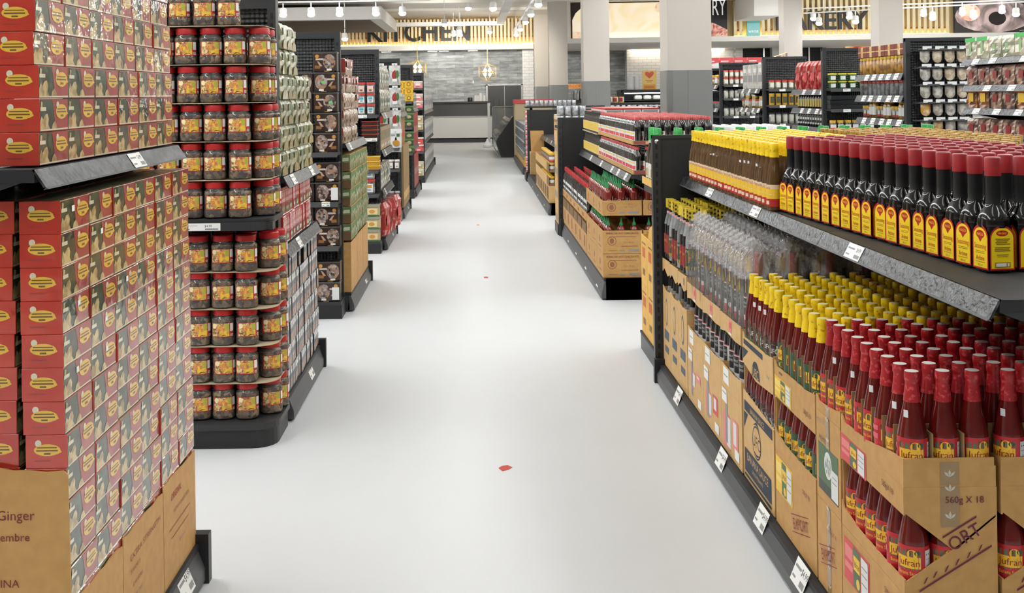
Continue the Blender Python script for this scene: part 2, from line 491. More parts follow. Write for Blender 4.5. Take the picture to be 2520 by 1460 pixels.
MB().art([('e', 1.15, .5, 1.15, .5, GRAPE), ('e', 1.25, .42, .26, .2, DARKP), ('e', .45, .6, .3, .25, FILL)], planeY(-.003, 0, 0), .003).build('food_image', t)
t = thing('bakery_picture', 'backlit picture of pastries in the opening under the BAKERY band', 'picture', (12.75, 38.2, 2.2))
MB().box(0, 2.2, 0, .08, 0, .85, mixpic('picture_pastry', ['#c0442f', '#f0b070', '#fbe3b8', '#e9a35a'], 1.5, .6)).build('panel', t)

# ceiling furniture
CAN = mixpic('walnut_soffit', ['#38241a', '#452d21', '#3d281d'], 1.2, 0, 4)
mb = MB().box(-9, -2.43, 29.8, 36, 3.64, 3.98, WHITE)
o = mb.build('trim_6'); o['kind'] = 'structure'
o = MB().box(-8.7, -2.75, 30.1, 35.7, 3.62, 3.645, CAN).build('trim_7'); o['kind'] = 'structure'
o = MB().box(-2.43, .95, 35.6, 36, 3.80, 3.92, WHITE).box(.78, 1.0, 22, 36, 3.82, 3.92, WHITE).build('trim_8'); o['kind'] = 'structure'
o = MB().box(7.72, 8.5, 30.6, 32.8, 3.64, 4.27, WHITE).build('trim_9'); o['kind'] = 'structure'
for i, y in enumerate((25.5, 28.5, 31.5, 34.5)):
    o = MB().box(-9, 18, y, y+.12, 4.19, 4.27, CEILM).build('ceiling_rib'); o['kind'] = 'structure'

# pillars: pale above, grey wainscot below with metal corner guards
PILL = M('pillar_paint', '#c6beb4', .7); WAIN = M('pillar_grey', '#7d7d7b', .5)
for (px, py, w, zs) in ((2.30, 13.2, .52, 1.85), (2.22, 22.4, .52, 1.83), (2.16, 31.6, .52, 1.83), (2.08, 37.8, .5, 1.83), (7.8, 28., .46, 1.85), (8.37, 23., .49, 1.85)):
    t = thing('pillar', None, None, (px, py, 0)); t['kind'] = 'structure'
    MB().box(0, w, 0, w, zs, 4.27, PILL).build('pillar_shaft', t)
    MB().box(-.006, w+.006, -.006, w+.006, 0, zs, WAIN).build('pillar_wainscot', t)
    MB().box(-.009, .05, -.009, .05, 0, zs, STEEL).box(w*.45, w*.455, -.0075, 0, 0, zs, M('seam_grey', '#5f5f5e')).build('pillar_guard', t)

# ------------------------------------------------------------------ lamps
LAMPM = M('lamp_diffuser', '#f6fafc', .5, emit=1)
def lampmat(name, s, c='#f6fafc'):
    if name in MATS: return MATS[name]
    return M(name, c, .5, emit=s)
LM0 = lampmat('added_lamp_aisle', 6.3); LM1 = lampmat('added_lamp_side', 17.); LM2 = lampmat('added_lamp_left', 25.); UPL = lampmat('added_lamp_uplight', 5.)
HOUS = M('lamp_housing', '#e4e2de', .5)
for (lx, y0, y1, wd) in ((.25, -4, 21, .34), (3.4, -1, 26, .30), (-2.8, -1, 24, .30), (6.6, 2, 30, .28), (-5.8, 2, 28, .28), (10.5, 4, 30, .28), (14.2, 8, 30, .28)):  # added rows of linear lamps light the hall in place of track spots
    y = y0; k = 0
    while y < y1-.1:
        L_ = min(6.2, y1-y)
        t = thing('added_ceiling_lamp', 'added linear lamp below the ceiling, standing in for more track spots', 'lamp', (lx, y, 4.02), 0, 'added linear lamps')
        MB().box(-wd/2-.02, wd/2+.02, 0, L_-.06, .012, .07, HOUS).box(-.01, .01, .5, .52, .07, .25, HOUS).box(-.01, .01, L_-.6, L_-.58, .07, .25, HOUS).build('housing', t)
        MB().box(-wd/2, wd/2, .02, L_-.08, 0, .011, LM0 if abs(lx) < 1 else LM2 if abs(lx+2.8) < .1 else LM1).build('diffuser', t)
        MB().add([(-wd/2, .02, .071), (wd/2, .02, .071), (wd/2, L_-.08, .071), (-wd/2, L_-.08, .071)], [(0, 1, 2, 3)], UPL).build('added_top_diffuser', t)  # upward glow added to brighten the ceiling and soften the fill
        y += 6.2
# track spots (small bright lamps far down the hall)
SPOTM = lampmat('spot_glow', 60.)
def spotproto():
    t = thing('track_spot', 'white track spotlight', 'lamp')
    MB().box(-.012, .012, -.012, .012, .07, .185, HOUS).build('stem', t)
    MB().lathe([(.05, -.06), (.075, -.05), (.075, .05), (.055, .08)], HOUS, 12).build('lamp_head', t)
    MB().lathe([(.001, -.125), (.05, -.115), (.08, -.08), (.074, -.052)], SPOTM, 12).build('lens', t)  # glowing lens enlarged so its shape stands in for bloom
    return Proto(t)
SP = spotproto()
t = MB().box(-4.6, -.9, 23.97, 24.03, 3.62, 3.65, HOUS).box(-4.58, -4.56, 23.98, 24.0, 3.65, 4.27, HOUS).box(-.95, -.93, 23.98, 24.0, 3.65, 4.27, HOUS).build('lamp_track')
tag(t, 'white lamp track in front of the walnut canopy at the left', 'lamp track')
for i, x in enumerate((-4.06, -3.46, -2.85, -2.07, -1.5)):
    SP.put((x, 24, 3.43), 0, f'white track spot on the rail before the walnut canopy, {nth(i+1)} from its left end')
o = tag(MB().box(1.36, 1.42, 20, 38, 3.72, 3.75, HOUS).box(1.38, 1.4, 21, 21.02, 3.75, 4.27, HOUS).box(1.38, 1.4, 36, 36.02, 3.75, 4.27, HOUS).build('lamp_track'), 'white lamp track running towards the KITCHEN wall beside the first far pillar', 'lamp track')
for i, y in enumerate((23.5, 26.5, 29.2, 32.5, 35.5)):
    SP.put((1.39, y, 3.53), 0, f'white track spot on the long rail towards the KITCHEN wall, {nth(i+1)} nearest')
for i, (x, y, z) in enumerate(((.45, 24, 3.5), (-.75, 30, 3.55), (-.4, 34, 3.6), (-.1, 28, 3.82), (.52, 34, 3.55), (-.62, 36.5, 3.62), (-.4, 36.4, 3.6), (-3.2, 28, 3.1))):
    o = SP.put((x, y, z), 0, ['large glowing spot hung over the aisle near the white beam', 'small glowing spot hung left over the aisle before the slats', 'small glowing spot hung over the letter E', 'small high spot over the aisle left of the white beam', 'small glowing spot low beside the white beam', 'small spot hung before the letter N, left one', 'small spot hung before the letter N, right one', 'bright spot at the foot of the walnut canopy'][i])
    MB().box(-.01, .01, -.01, .01, .2, 4.27-z, HOUS).build('drop_rod', o)
for r_, (xa, ya, xb, yb, z) in enumerate(((8.3, 28, 13.6, 24.5, 3.5), (8.6, 29.5, 14.5, 27, 3.72))):
    d = Vector((xb-xa, yb-ya, 0)); n = d.normalized(); s_ = Vector((-n.y, n.x, 0))*.03
    mb = MB(); P0 = Vector((xa, ya, z)); P1 = P0+d
    mb.prism([P0-s_, P1-s_, P1+s_, P0+s_], (0, 0, .03), HOUS)
    for q in (.1, .9):
        c = P0+d*q; mb.box(c.x-.01, c.x+.01, c.y-.01, c.y+.01, z+.03, 4.27, HOUS)
    tag(mb.build('lamp_track'), ['slanting white lamp track before the BAKERY letters, lower one', 'slanting white lamp track before the BAKERY letters, upper one'][r_], 'lamp track')
    for i in range(7):
        c = P0+d*(.06+.14*i)
        SP.put((c.x, c.y, z-.19), .7, f"white track spot on the {['lower','upper'][r_]} track before the BAKERY letters, {nth(i+1)} from its left end")

# the beams of some of those spots
def beam(x, y, z, tx, ty, tz, watts, ang=1.3, c=(1, .95, .86)):
    l = bpy.data.lights.new('spot_beam', 'SPOT'); l.energy = watts; l.spot_size = ang; l.spot_blend = .8; l.shadow_soft_size = .07; l.color = c
    o = bpy.data.objects.new('spot_beam', l); COL.objects.link(o); o.location = (x, y, z)
    o.rotation_euler = (Vector((tx, ty, tz))-Vector((x, y, z))).to_track_quat('-Z', 'Y').to_euler()
for x in (-4.06, -2.85, -1.5): beam(x, 24, 3.34, x, 29.9, 3.8, 120, 1.5)
beam(1.39, 35.5, 3.44, .6, 39, 3.6, 420, 1.9); beam(-.4, 34, 3.51, -.6, 38.6, 3.6, 420, 2.0); beam(-.75, 30, 3.46, -2.2, 38.6, 3.5, 620, 1.7); beam(.52, 34, 3.46, .4, 39, 1.8, 520, 1.8); beam(-.62, 36.5, 3.53, -1.5, 39, 2.0, 480, 2.2); beam(1.39, 29.2, 3.44, -.3, 37, .6, 1000, 1.5); beam(1.39, 32.5, 3.44, 4.0, 39, 2.0, 420, 1.9)
beam(1.39, 26.5, 3.44, 2.4, 31.6, 2.6, 160, 1.4)
for i in range(7):
    q = .06+.14*i
    if i > 1: beam(8.3+5.3*q, 28-3.5*q, 3.22, 8.3+5.6*q, 33.1, 3.7, 240, 1.7)
    if i in (2, 4, 6): beam(8.6+5.9*q, 29.5-2.5*q, 3.44, 7.5+6*q, 36, 2.6, 260, 1.8)
# pendants in front of the stone wall
GOLD = M('gold_wire', '#d8b46a', .3, .8); BULB = lampmat('bulb_glow', 30., '#ffe9bf')
def pendant():
    t = thing('pendant_lamp', 'x', 'lamp')
    MB().box(-.008, .008, -.008, .008, .25, 1.1, GOLD).build('cord', t)
    mb = MB(); pts = []
    g = (1+5**.5)/2
    for a in (-1, 1):
        for b in (-g, g):
            pts += [(0, a, b), (a, b, 0), (b, 0, a)]
    pts = [Vector(p)*.165 for p in pts]
    for i in range(12):
        for j in range(i):
            if (pts[i]-pts[j]).length < .35: mb.tube([pts[i], pts[j]], .008, GOLD, 4)
    mb.build('wire_cage', t)
    for k in range(4):
        a = k*pi/2+.7
        MB().lathe([(.002, -.05), (.04, -.03), (.05, 0), (.035, .035), (.012, .06)], BULB, 10, o=(.1*math.cos(a), .1*math.sin(a), .06 if k % 2 else -.07)).build('bulb', t)
    return Proto(t)
PD = pendant()
PD.put((.45, 35, 2.28), 0, 'gold wire pendant lamp before the stone wall, right one above the counter')
PD.put((-1.74, 35, 2.42), 0, 'gold wire pendant lamp before the stone wall, left one behind the shelves')

# ------------------------------------------------------------------ world and view
wd = bpy.data.worlds.new('World'); SC.world = wd; wd.use_nodes = True
wd.node_tree.nodes['Background'].inputs[0].default_value = (1, .99, .98, 1)
wd.node_tree.nodes['Background'].inputs[1].default_value = .3
SC.view_settings.view_transform = 'Standard'; SC.view_settings.look = 'None'; SC.view_settings.gamma = 1
SC.view_settings.exposure = 0.04; SC.view_settings.use_curve_mapping = False
SC.cycles.max_bounces = 7; SC.cycles.diffuse_bounces = 4; SC.cycles.glossy_bounces = 3; SC.cycles.transmission_bounces = 4
SC.cycles.transparent_max_bounces = 12; SC.cycles.caustics_reflective = False; SC.cycles.caustics_refractive = False
SC.cycles.sample_clamp_indirect = 6
# ------------------------------------------------------------------ shelving
def pegmat(name, col, pitch):
    m = bpy.data.materials.new(name); m.use_nodes = True
    nt = m.node_tree; L = nt.links; b = nt.nodes['Principled BSDF']
    b.inputs['Base Color'].default_value = lin(col); b.inputs['Roughness'].default_value = .38
    tc = nt.nodes.new('ShaderNodeTexCoord'); sp = nt.nodes.new('ShaderNodeSeparateXYZ'); L.new(tc.outputs['Object'], sp.inputs[0])
    def mth(op, a, bb=None):
        n = nt.nodes.new('ShaderNodeMath'); n.operation = op
        for i, q in enumerate((a, bb)):
            if q is None: continue
            if isinstance(q, (int, float)): n.inputs[i].default_value = q
            else: L.new(q, n.inputs[i])
        return n.outputs[0]
    k = 2*pi/pitch; hx = mth('ADD', sp.outputs['X'], sp.outputs['Y'])
    a = mth('SINE', mth('MULTIPLY', mth('ADD', hx, sp.outputs['Z']), k/1.41))
    c = mth('SINE', mth('MULTIPLY', mth('SUBTRACT', hx, sp.outputs['Z']), k/1.41))
    bp = nt.nodes.new('ShaderNodeBump'); bp.inputs['Strength'].default_value = 1; bp.inputs['Distance'].default_value = pitch*.35
    L.new(mth('MULTIPLY', a, c), bp.inputs['Height']); L.new(bp.outputs[0], b.inputs['Normal'])
    MATS[name] = m; return m
PEG = pegmat('embossed_panel', '#303133', .034)
SHELFM = M('shelf_grey', '#28282a', .55, spec=.25, noise=(6, '#2e2e30'))
RAILM = M('rail_grey', '#48484a', .45)
CLEARR = M('film_rail_sheen', '#19191b', .3, spec=.4, wave=(7, '#48484a', 'Z', 16.), bump=(60, .5))  # pale wavy streaks paint in the reflections of wrinkled film
TAGM = M('tag_paper', '#ecebe6', .5); INK = M('ink_black', '#2a2a2a', .6); INKG = M('ink_grey', '#8d8d8d', .6)
SLOT = M('slot_black', '#060606', .7)

def post(mb, x0, x1, y0, y1, z0, z1, face='-y', step=.05):
    mb.box(x0, x1, y0, y1, z0, z1, CHARC)
    z = z0+.08
    while z < z1-.06:
        xm = (x0+x1)/2
        mb.box(xm-.006, xm+.006, y0-.002, y0, z, z+.028, SLOT)
        z += step
    mb.lathe([(.009, 0), (.009, .004), (.004, .007)], CHROME, 10, o=(0, 0, 0))if False else None

def tagart(w, h):
    return [('r', 0, 0, w, h, TAGM), ('r', w*.06, h*.62, w*.5, h*.74, INKG), ('t', '$4.99', w*.76, h*.55, h*.28, INK), ('r', w*.06, h*.2, w*.3, h*.3, INKG), ('r', w*.62, h*.12, w*.94, h*.36, INKG)]

def rail(shelf, xf, y0, y1, z, s, h=.062, tilt=.026, clearr=True, tags=(), tw=.115):
    """sloped price rail along a shelf edge (face towards s*X), with tags at the given y"""
    mb = MB()
    a = (xf, z); b = (xf+s*tilt, z-h)
    mb.prism([(a[0], y0, a[1]), (b[0], y0, b[1]), (b[0]-s*.006, y0, b[1]-.001), (a[0]-s*.006, y0, a[1])], (0, y1-y0, 0), CLEARR if clearr else RAILM)
    mb.prism([(b[0], y0, b[1]), (b[0]+s*.006, y0, b[1]-.004), (b[0]-s*.006, y0, b[1]-.006)], (0, y1-y0, 0), RAILM)
    r = mb.build('price_rail', shelf)
    for ty in tags:
        fn = lambda u, v, l: (b[0]+(a[0]-b[0])*(v/h)+s*(.0012+l), ty+(u if s > 0 else -u), b[1]+v)
        MB().art(tagart(tw, h*.98), fn, .0006).build('price_tag', shelf)
    return r

def gondola(label, xf, y0, y1, s, depth, h, shelves, deck=.13, tags=(), kick=True, group=None, name='shelf_unit', rh=.04, back=True, endpost=None):
    """one run of shelving facing s*X; shelves: (z, x of the edge, near y, far y, tag ys)"""
    t = thing(name, label, 'shelving', (0, 0, 0), 0, group)
    mb = MB()
    xb = xf-s*depth
    X = lambda a, b: (min(a, b), max(a, b))
    mb.box(*X(xf-s*.035, xb), y0, y1, 0, deck-.02, CHARC)
    mb.box(*X(xf-s*.02, xb), y0, y1, deck-.02, deck, SHELFM)
    mb.build('base_deck', t)
    mb = MB()
    mb.prism([(xf-s*.03, y0, deck-.004), (xf, y0, .05), (xf, y0, .012), (xf-s*.05, y0, .012)], (0, y1-y0, 0), RAILM)
    mb.build('base_rail', t)
    for ty in tags:
        fn = lambda u, v, l: (xf-s*.03+s*.03*(1-v/.074)+s*(.001+l), ty+(u if s > 0 else -u), .05+v)
        MB().art(tagart(.13, .07), fn, .0006).build('price_tag', t)
    if endpost:
        for ey in endpost:
            MB().box(*X(xf+s*.012, xf-s*.05), ey-.02, ey+.02, 0, deck+.03, BLACKM).build('end_cap', t)
    if back:
        MB().box(*X(xb, xb-s*.03), y0, y1, 0, h, PEG).build('back_panel', t)
    for (z, xe, a, b, tg) in shelves:
        mb = MB()
        mb.box(*X(xe, xb), a, b, z-.03, z, SHELFM)
        for yy in (a+.002, b-.006):
            mb.prism([(xe-s*.03, yy, z-.03), (xe-s*.12, yy, z-.06), (xb, yy, z-.14), (xb, yy, z-.03)], (0, .004, 0), CHARC)
        sh = mb.build('shelf', t)
        rail(sh, xe, a, b, z, s, h=rh, tags=tg)
    return t

# ------------------------------------------------------------------ left, nearest: boxes of ginger tea
GRN = M('tea_green', '#27331d', .35, coat=.8, coat_r=.05, coat_ior=1.85, spec=.2, noise=(22, '#3f4c2c', .4, .65), bump=(14, .22))
ROOT = M('tea_root', '#cbb27c', .35, coat=.8, coat_r=.05, coat_ior=1.85, spec=.2, noise=(38, '#9a7d4a', .42, .62), bump=(14, .22))
TRED = M('tea_red', '#b62f20', .35, coat=.8, coat_r=.05, coat_ior=1.85, spec=.2, noise=(7, '#c43f2a', .35, .65), bump=(14, .25))
TRED2 = M('tea_pink', '#a83c38', .35, coat=.8, coat_r=.05, coat_ior=1.85, spec=.2, noise=(9, '#8f342f', .35, .65), bump=(14, .25))
TOVAL = M('tea_yellow', '#e3b63f', .35, coat=.8, coat_r=.05, coat_ior=1.85, spec=.2, bump=(14, .25)); TWHT = M('tea_white', '#d9d0b2', .35, coat=.8, coat_r=.05, coat_ior=1.85, spec=.2, bump=(14, .25))
TINK = M('tea_ink', '#6d4a1c', .5, coat=.9)
TTOP = M('tea_top', '#7d7558', .35, coat=.8, coat_r=.2, noise=(12, '#5f6043', .4, .6), bump=(22, .5))
BW, BL, BH = .096, .1895, .0765
def teabox():
    mb = MB()
    mb.box(-BW/2, BW/2, -BL/2, BL/2, 0, BH, {'-y': TRED, '+y': TRED, '+x': GRN, '-x': GRN, '+z': TTOP, '-z': TTOP, '*': TRED}, .0012)
    L_, H = BL-.004, BH-.004
    side = [('p', [(L_*.42, H), (L_*.97, H), (L_*.97, 0), (L_*.55, 0), (L_*.5, H*.3)], TRED2),
            ('p', [(0, 0), (0, H*.3), (L_*.05, H*.48), (L_*.1, H*.36), (L_*.17, H*.52), (L_*.25, H*.55), (L_*.29, H*.38), (L_*.27, H*.2), (L_*.33, H*.04), (L_*.3, 0)], ROOT),
            ('p', [(L_*.38, 0), (L_*.42, H*.2), (L_*.5, H*.3), (L_*.55, H*.2), (L_*.6, 0)], ROOT),
            ('p', [(L_*.0, 0), (L_*.97, 0), (L_*.97, H*.055), (L_*.0, H*.04)], TWHT),
            ('r', L_*.01, H*.64, L_*.2, H*.76, TWHT), ('p', [(L_*.02, H*.76), (L_*.03, H*.95), (L_*.09, H*.92), (L_*.08, H*.76)], ROOT),
            ('e', L_*.61, H*.82, L_*.05, H*.12, TWHT),
            ('e', L_*.74, H*.6, L_*.2, H*.25, TOVAL), ('p', [(L_*.88, H*.7), (L_*.98, H*.52), (L_*.86, H*.45)], TOVAL),
            ('r', L_*.59, H*.67, L_*.88, H*.71, TINK), ('r', L_*.57, H*.57, L_*.9, H*.62, TINK), ('r', L_*.7, H*.43, L_*.8, H*.5, TINK)]
    mb.art(side, planeX(BW/2, -BL/2+.002, .002), .00035)
    W_ = BW-.003
    front = [('e', W_*.3, H*.77, W_*.08, H*.11, TWHT), ('e', W_*.52, H*.56, W_*.33, H*.19, TOVAL), ('p', [(W_*.78, H*.68), (W_*.88, H*.5), (W_*.76, H*.42)], TOVAL),
             ('r', W_*.27, H*.62, W_*.76, H*.655, TINK), ('r', W_*.25, H*.52, W_*.78, H*.565, TINK), ('r', W_*.44, H*.42, W_*.6, H*.47, TINK), ('r', W_*.22, H*.2, W_*.6, H*.235, TRED2)]
    mb.art(front, planeY(-BL/2, -BW/2+.0015, .002), .00035)
    return Proto(mb.build('tea_box'))
TB = teabox(); tag(TB.root, None, 'box')
def tea(x, y, z, label, group):
    return TB.put((x, y, z), R.uniform(-.012, .012), label, group)
TG1, TG2 = 'wrapped tea boxes on the upper shelf', 'wrapped tea boxes stacked in the cut cartons'
y0 = 2.57
for k in range(8):
    for j in range(6):
        dx = -.008*(k > 2)-.006*(k > 4)+R.uniform(-.0025, .0025)
        tea(-1.0-BW/2+dx, y0+.095+j*.1915+R.uniform(-.001, .001), 1.449+k*(BH+.0012),
            f'tea box on the upper left shelf, {nth(k+1)} layer up, {nth(j+1)} from near end', TG1)
zb = .14
LR = 16
for k in range(LR):
    bul = .012*(1-k/LR)
    for j in range(6):
        if zb+k*BH < .36 and j > 0: continue
        tea(-.952-BW/2+bul+R.uniform(-.003, .003), y0-.007+.095+j*.1895+R.uniform(-.001, .001), zb+k*(BH+.0003),
            f'tea box in lower left stack, {nth(LR-k)} layer from top, {nth(j+1)} from near end', TG2)
    if zb+k*BH > .62 or k == LR-1:
        for j in range(2):
            tea(-.952-BW*1.5-.006-.012*k/LR+R.uniform(-.004, .004), y0-.007+.095+j*.1895+.012, zb+k*(BH+.0003),
                f'red tea box in second pile inward, {nth(LR-k)} layer from top, {nth(j+1)} from near end', TG2)
k = LR-1
for i in (2, 3, 4):
    for j in range(6):
        tea(-.952-BW*(i+.5)-.012, y0-.007+.095+j*.1895, zb+k*(BH+.0003), f'tea box topping lower left stack, {nth(i+1)} from aisle, {nth(j+1)} from near end', TG2)
for i in (2, 3, 4):
    for k in range(8, LR-1):
        tea(-.952-BW*(i+.5)-.012, y0-.007+.095+.012, zb+k*(BH+.0003), f'tea box in inner pile at the left, {nth(i+1)} from aisle, {nth(LR-k)} layer from top', TG2)
k = LR-1
for j in range(2, 6):
    tea(-.952-BW*1.5-.012, y0-.007+.095+j*.1895, zb+k*(BH+.0003), f'tea box topping lower left stack, second from aisle, {nth(j+1)} from near end', TG2)
# small paper price stickers on a few of the boxes (each a part of its box)
for o in [o for o in COL.objects if o.name.startswith('tea_box')]:
    z, y = o.location.z, o.location.y
    if .9 < z < 1.33 and o.location.x > -1.02 and R.random() < .22:
        s_ = MB().art([('r', 0, 0, .018, .014, TAGM)], planeX(BW/2+.0006, R.uniform(-.03, .02), .045), .0006).build('price_sticker', o)

# cut cardboard cartons holding the lower stack
CARD = M('cardboard', '#ba8c50', .6, noise=(30, '#c29658', .35, .65)); CARDIN = M('cardboard_inner', '#94764c', .8)
CARDL = M('cardboard_light', '#caa166', .6, noise=(26, '#d0aa72', .35, .65)); CARDD = M('cardboard_dark', '#7d6140', .8)
PRT = M('print_maroon', '#7c2e2c', .7); PRTF = M('print_faded', '#966047', .75)
def ragged(a, b, n, f):      # slightly torn cut line
    return [(a+(b-a)*i/n, f(i/n)+R.uniform(-.0035, .0035)) for i in range(n+1)]
for i in range(3):
    ya = 2.553+.379*i+.003; yb = ya+.375
    mb = MB(); xr = -.936; xl = xr-.40
    top = .442+.006*(i == 2)
    pts = [(xr, ya, zb-.008)]+[(xr, y, z) for y, z in ragged(ya, yb, 8, lambda q: top-.012*q)][::1]+[(xr, yb, zb-.008)]
    mb.prism(pts, (-.004, 0, 0), CARD)
    mb.box(xl, xl+.004, ya, yb, zb-.008, .5, CARD)
    mb.box(xl+.004, xr-.004, yb-.004, yb, zb-.008, .40, CARD)
    if i == 0:
        pts = [(xl, ya, zb-.008)]+[(x, ya, z) for x, z in ragged(xl, xr-.014, 10, lambda q: .757+.006*math.sin(q*5))]+[(xr-.004, ya, .742), (xr-.002, ya, .60), (xr, ya, .45), (xr, ya, zb-.008)]
        mb.prism(pts, (0, .004, 0), CARD)
    else:
        mb.box(xl+.004, xr-.004, ya, ya+.004, zb-.008, .40, CARD)
    mb.box(xl+.004, xr-.004, ya+.004, yb-.004, zb-.008, zb-.004, CARDIN)
    c = mb.build('cardboard_carton')
    tag(c, ['tall cut cardboard carton with Ginger lettering on its front, nearest at the left', 'cut cardboard carton of tea boxes, middle of the three at the left', 'cut cardboard carton of tea boxes next to the base end, farthest of the three'][i], 'carton', 'cut cartons under the tea boxes')
    if i == 0:
        fn = planeY(ya-.0004, 0, 0)
        MB().art([('t', 'Instant Ginger', -1.002-.105, .640, .023, PRT, .21), ('t', 'au gingembre', -1.004-.095, .592, .019, PRT, .19), ('t', 'MADE IN CHINA', -1.05-.1, .486, .019, PRT, .2)], fn, .0006).build('lettering', c)
    else:
        fn = planeX(xr+.0004, ya, 0)
        if i == 1:
            it = [('q', 'EXTRA STRENGTH', .2, .362, .016, PRTF, .28, .02), ('t', '20 SACHETS', .1, .325, .012, PRTF, .1), ('t', 'G.W. 8.2 KG', .12, .285, .012, PRTF, .1), ('t', 'N.W. 7 KG', .12, .25, .012, PRTF, .1)]
        else:
            it = [('t', 'ORIGINAL', .14, .375, .022, M('print_red', '#a3302c', .7), .12), ('t', 'INSTANT GINGER DRINK', .2, .33, .012, PRTF, .26), ('r', .06, .29, .3, .293, PRTF), ('r', .08, .26, .28, .263, PRTF), ('t', '18 G X 20', .2, .22, .012, M('print_violet', '#7c6a80', .7), .12)]
        MB().art(it, fn, .0006).build('lettering', c)

gondola('dark shelving unit at the near left carrying stacks of ginger tea boxes', -.905, 2.5, 3.71, 1, .62, 2.07,
        [(1.445, -.985, 2.50, 3.72, (3.16,))], deck=.132, tags=(3.42,), endpost=(3.70,))

# ------------------------------------------------------------------ left, second: jars of dried mushrooms on an end cap
JRED = M('lid_red', '#b3201f', .35, spec=.5)
MUSH = M('dried_mushrooms', '#6d5232', .7, vor=(58, ['#3a2917', '#7d5d35', '#a4824f', '#d2b27c', '#5b4226']))
JCLR = clear('jar_plastic', '#f4efe6', .93, .06)
LRED = M('label_red', '#c0352c', .45); LYEL = M('label_yellow', '#f0c53c', .45, noise=(60, '#caa04a', .45, .6)); LBRN = M('label_mushroom', '#7a5c34', .5, vor=(150, ['#7d5f35', '#b09050', '#d8bd80', '#e6cf98']))
LGRN = M('label_olive', '#b3b046', .5); LPNK = M('label_glyph', '#d04a62', .5); LCRM = M('label_cream', '#f2e2b4', .5); LORG = M('label_orange', '#b5551f', .5)
JH = .167
def jar():
    mb = MB()
    prof = [(.046, .0), (.052, .005), (.0535, .014), (.0535, .034), (.0515, .039), (.0515, .105), (.0535, .110), (.0525, .120), (.046, .130), (.043, .134), (.043, .140)]
    mb.lathe([(a-.0012, b+.001) for a, b in prof[:8]]+[(.03, .123)], MUSH, 20, sq=2.6)
    t = mb.build('mushroom_jar')
    MB().lathe(prof, JCLR, 24, sq=2.6, cap=False).build('jar_wall', t)
    MB().lathe([(.0455, .1365), (.0475, .1375), (.0475, .160), (.0465, .1635), (.044, .166), (.036, .167)], JRED, 24).build('lid', t)
    r = .0522
    art = [('r', -.0445, 0, .060, .064, LRED, 16), ('r', -.040, .003, .038, .062, LBRN, 12), ('r', -.006, .0035, .037, .03, LYEL, 8), ('r', .012, .03, .037, .06, LGRN, 6), ('r', -.02, .026, .02, .052, LYEL, 8),
           ('e', -.028, .05, .010, .011, LCRM), ('t', '花', .006, .040, .016, LPNK), ('t', '菇', -.012, .030, .017, LPNK), ('t', '香', .014, .027, .011, LPNK), ('t', '王', -.008, .014, .012, LPNK), ('t', '品', -.008, .003, .009, LRED),
           ('p', [(.002, .004), (.012, .012), (.026, .010), (.036, .004)], MATS['dried_mushrooms']), ('r', .041, .026, .058, .062, TAGM, 3), ('r', .043, .004, .056, .014, TAGM, 3), ('r', .043, .03, .056, .058, INKG, 3) if False else ('r', .0445, .006, .0545, .012, INKG, 2)]
    MB().art(art, cyl(r, .040, -pi/2, 2.6), .0005).build('label', t)
    return Proto(t)
JR = jar(); tag(JR.root, None, 'jar')
def jarput(x, y, z, rz, label, **k):
    return JR.put((x, y, z), rz, label, 'mushroom jars with red lids', **k)
lower = [.114+i*.171 for i in range(5)]
upper = [1.046+i*.1775 for i in range(6)]
rows = [('lower', i, z) for i, z in enumerate(lower)]+[('upper', i, z) for i, z in enumerate(upper)]
for (sec, i, z) in rows:
    off = 0 if sec == 'lower' else -.02-.012*(i > 2)
    nf = 4 if sec == 'lower' else (7 if i < 2 else 5)
    yf = 5.20-.02*(sec == 'upper')
    where = f"{'below' if sec=='lower' else 'above'} tag shelf, {nth(i+1)} layer up"
    last = sec == 'upper' and i == 5
    top4 = sec == 'upper' and i == 4
    for j in range(nf):
        xj = -1.068+off-j*.1105+(.108 if top4 else 0)+(.0 if not last else -.03)
        jarput(xj+R.uniform(-.003, .003), yf+R.uniform(-.003, .003)+(.03 if top4 and j == 0 else 0), z, R.uniform(-.12, .12)+.08,
               f'mushroom jar {where}, {nth(j+1)} in front row from the aisle')
    if last: continue
    if not top4:
        jarput(-.978+off*.9, yf+.088, z, .30+R.uniform(-.1, .1), f'mushroom jar {where}, on the rounded corner')
    jarput(-.965+off*1.1, yf+.20, z, .35+R.uniform(-.1, .1), f'mushroom jar {where}, last one beside the upright')
    if sec == 'upper' or i == 4:
        for j in range(3 if sec == 'lower' else 4):
            jarput(-1.085+off-j*.1105, yf+.112, z, R.uniform(-.2, .2), f'mushroom jar {where}, {nth(j+1)} in the second row')

def capshape(xr, y0, y1, xl, r=.10, n=6):
    """plan outline of an end-cap shelf with one rounded corner at the aisle"""
    pts = [(xl, y1), (xl, y0), (xr-r, y0)]
    for i in range(1, n+1):
        a = -pi/2+pi/2*i/n
        pts.append((xr-r+r*math.cos(a)*1., y0+r+r*math.sin(a)))
    pts.append((xr, y1)); return pts
def slab(mb, pts, z0, z1, mat):
    mb.prism([(x, y, z0) for x, y in pts], (0, 0, z1-z0), mat); return mb
t = thing('end_cap_unit', 'dark end-cap shelving with rounded corner, filled with red-lidded mushroom jars', 'shelving')
mb = MB(); slab(mb, capshape(-.925, 5.09, 5.44, -2.0, .11), 0, .085, BLACKM); slab(mb, capshape(-.915, 5.08, 5.44, -2.0, .11), .085, .112, CHARC); mb.build('base_deck', t)
mb = MB(); slab(mb, capshape(-.935, 5.10, 5.44, -2.0, .10), 1.018, 1.044, CHARC); sh = mb.build('shelf', t)
mb = MB(); slab(mb, capshape(-.928, 5.088, 5.12, -2.0, .10), .992, 1.03, CHARC); mb.build('price_rail', sh)
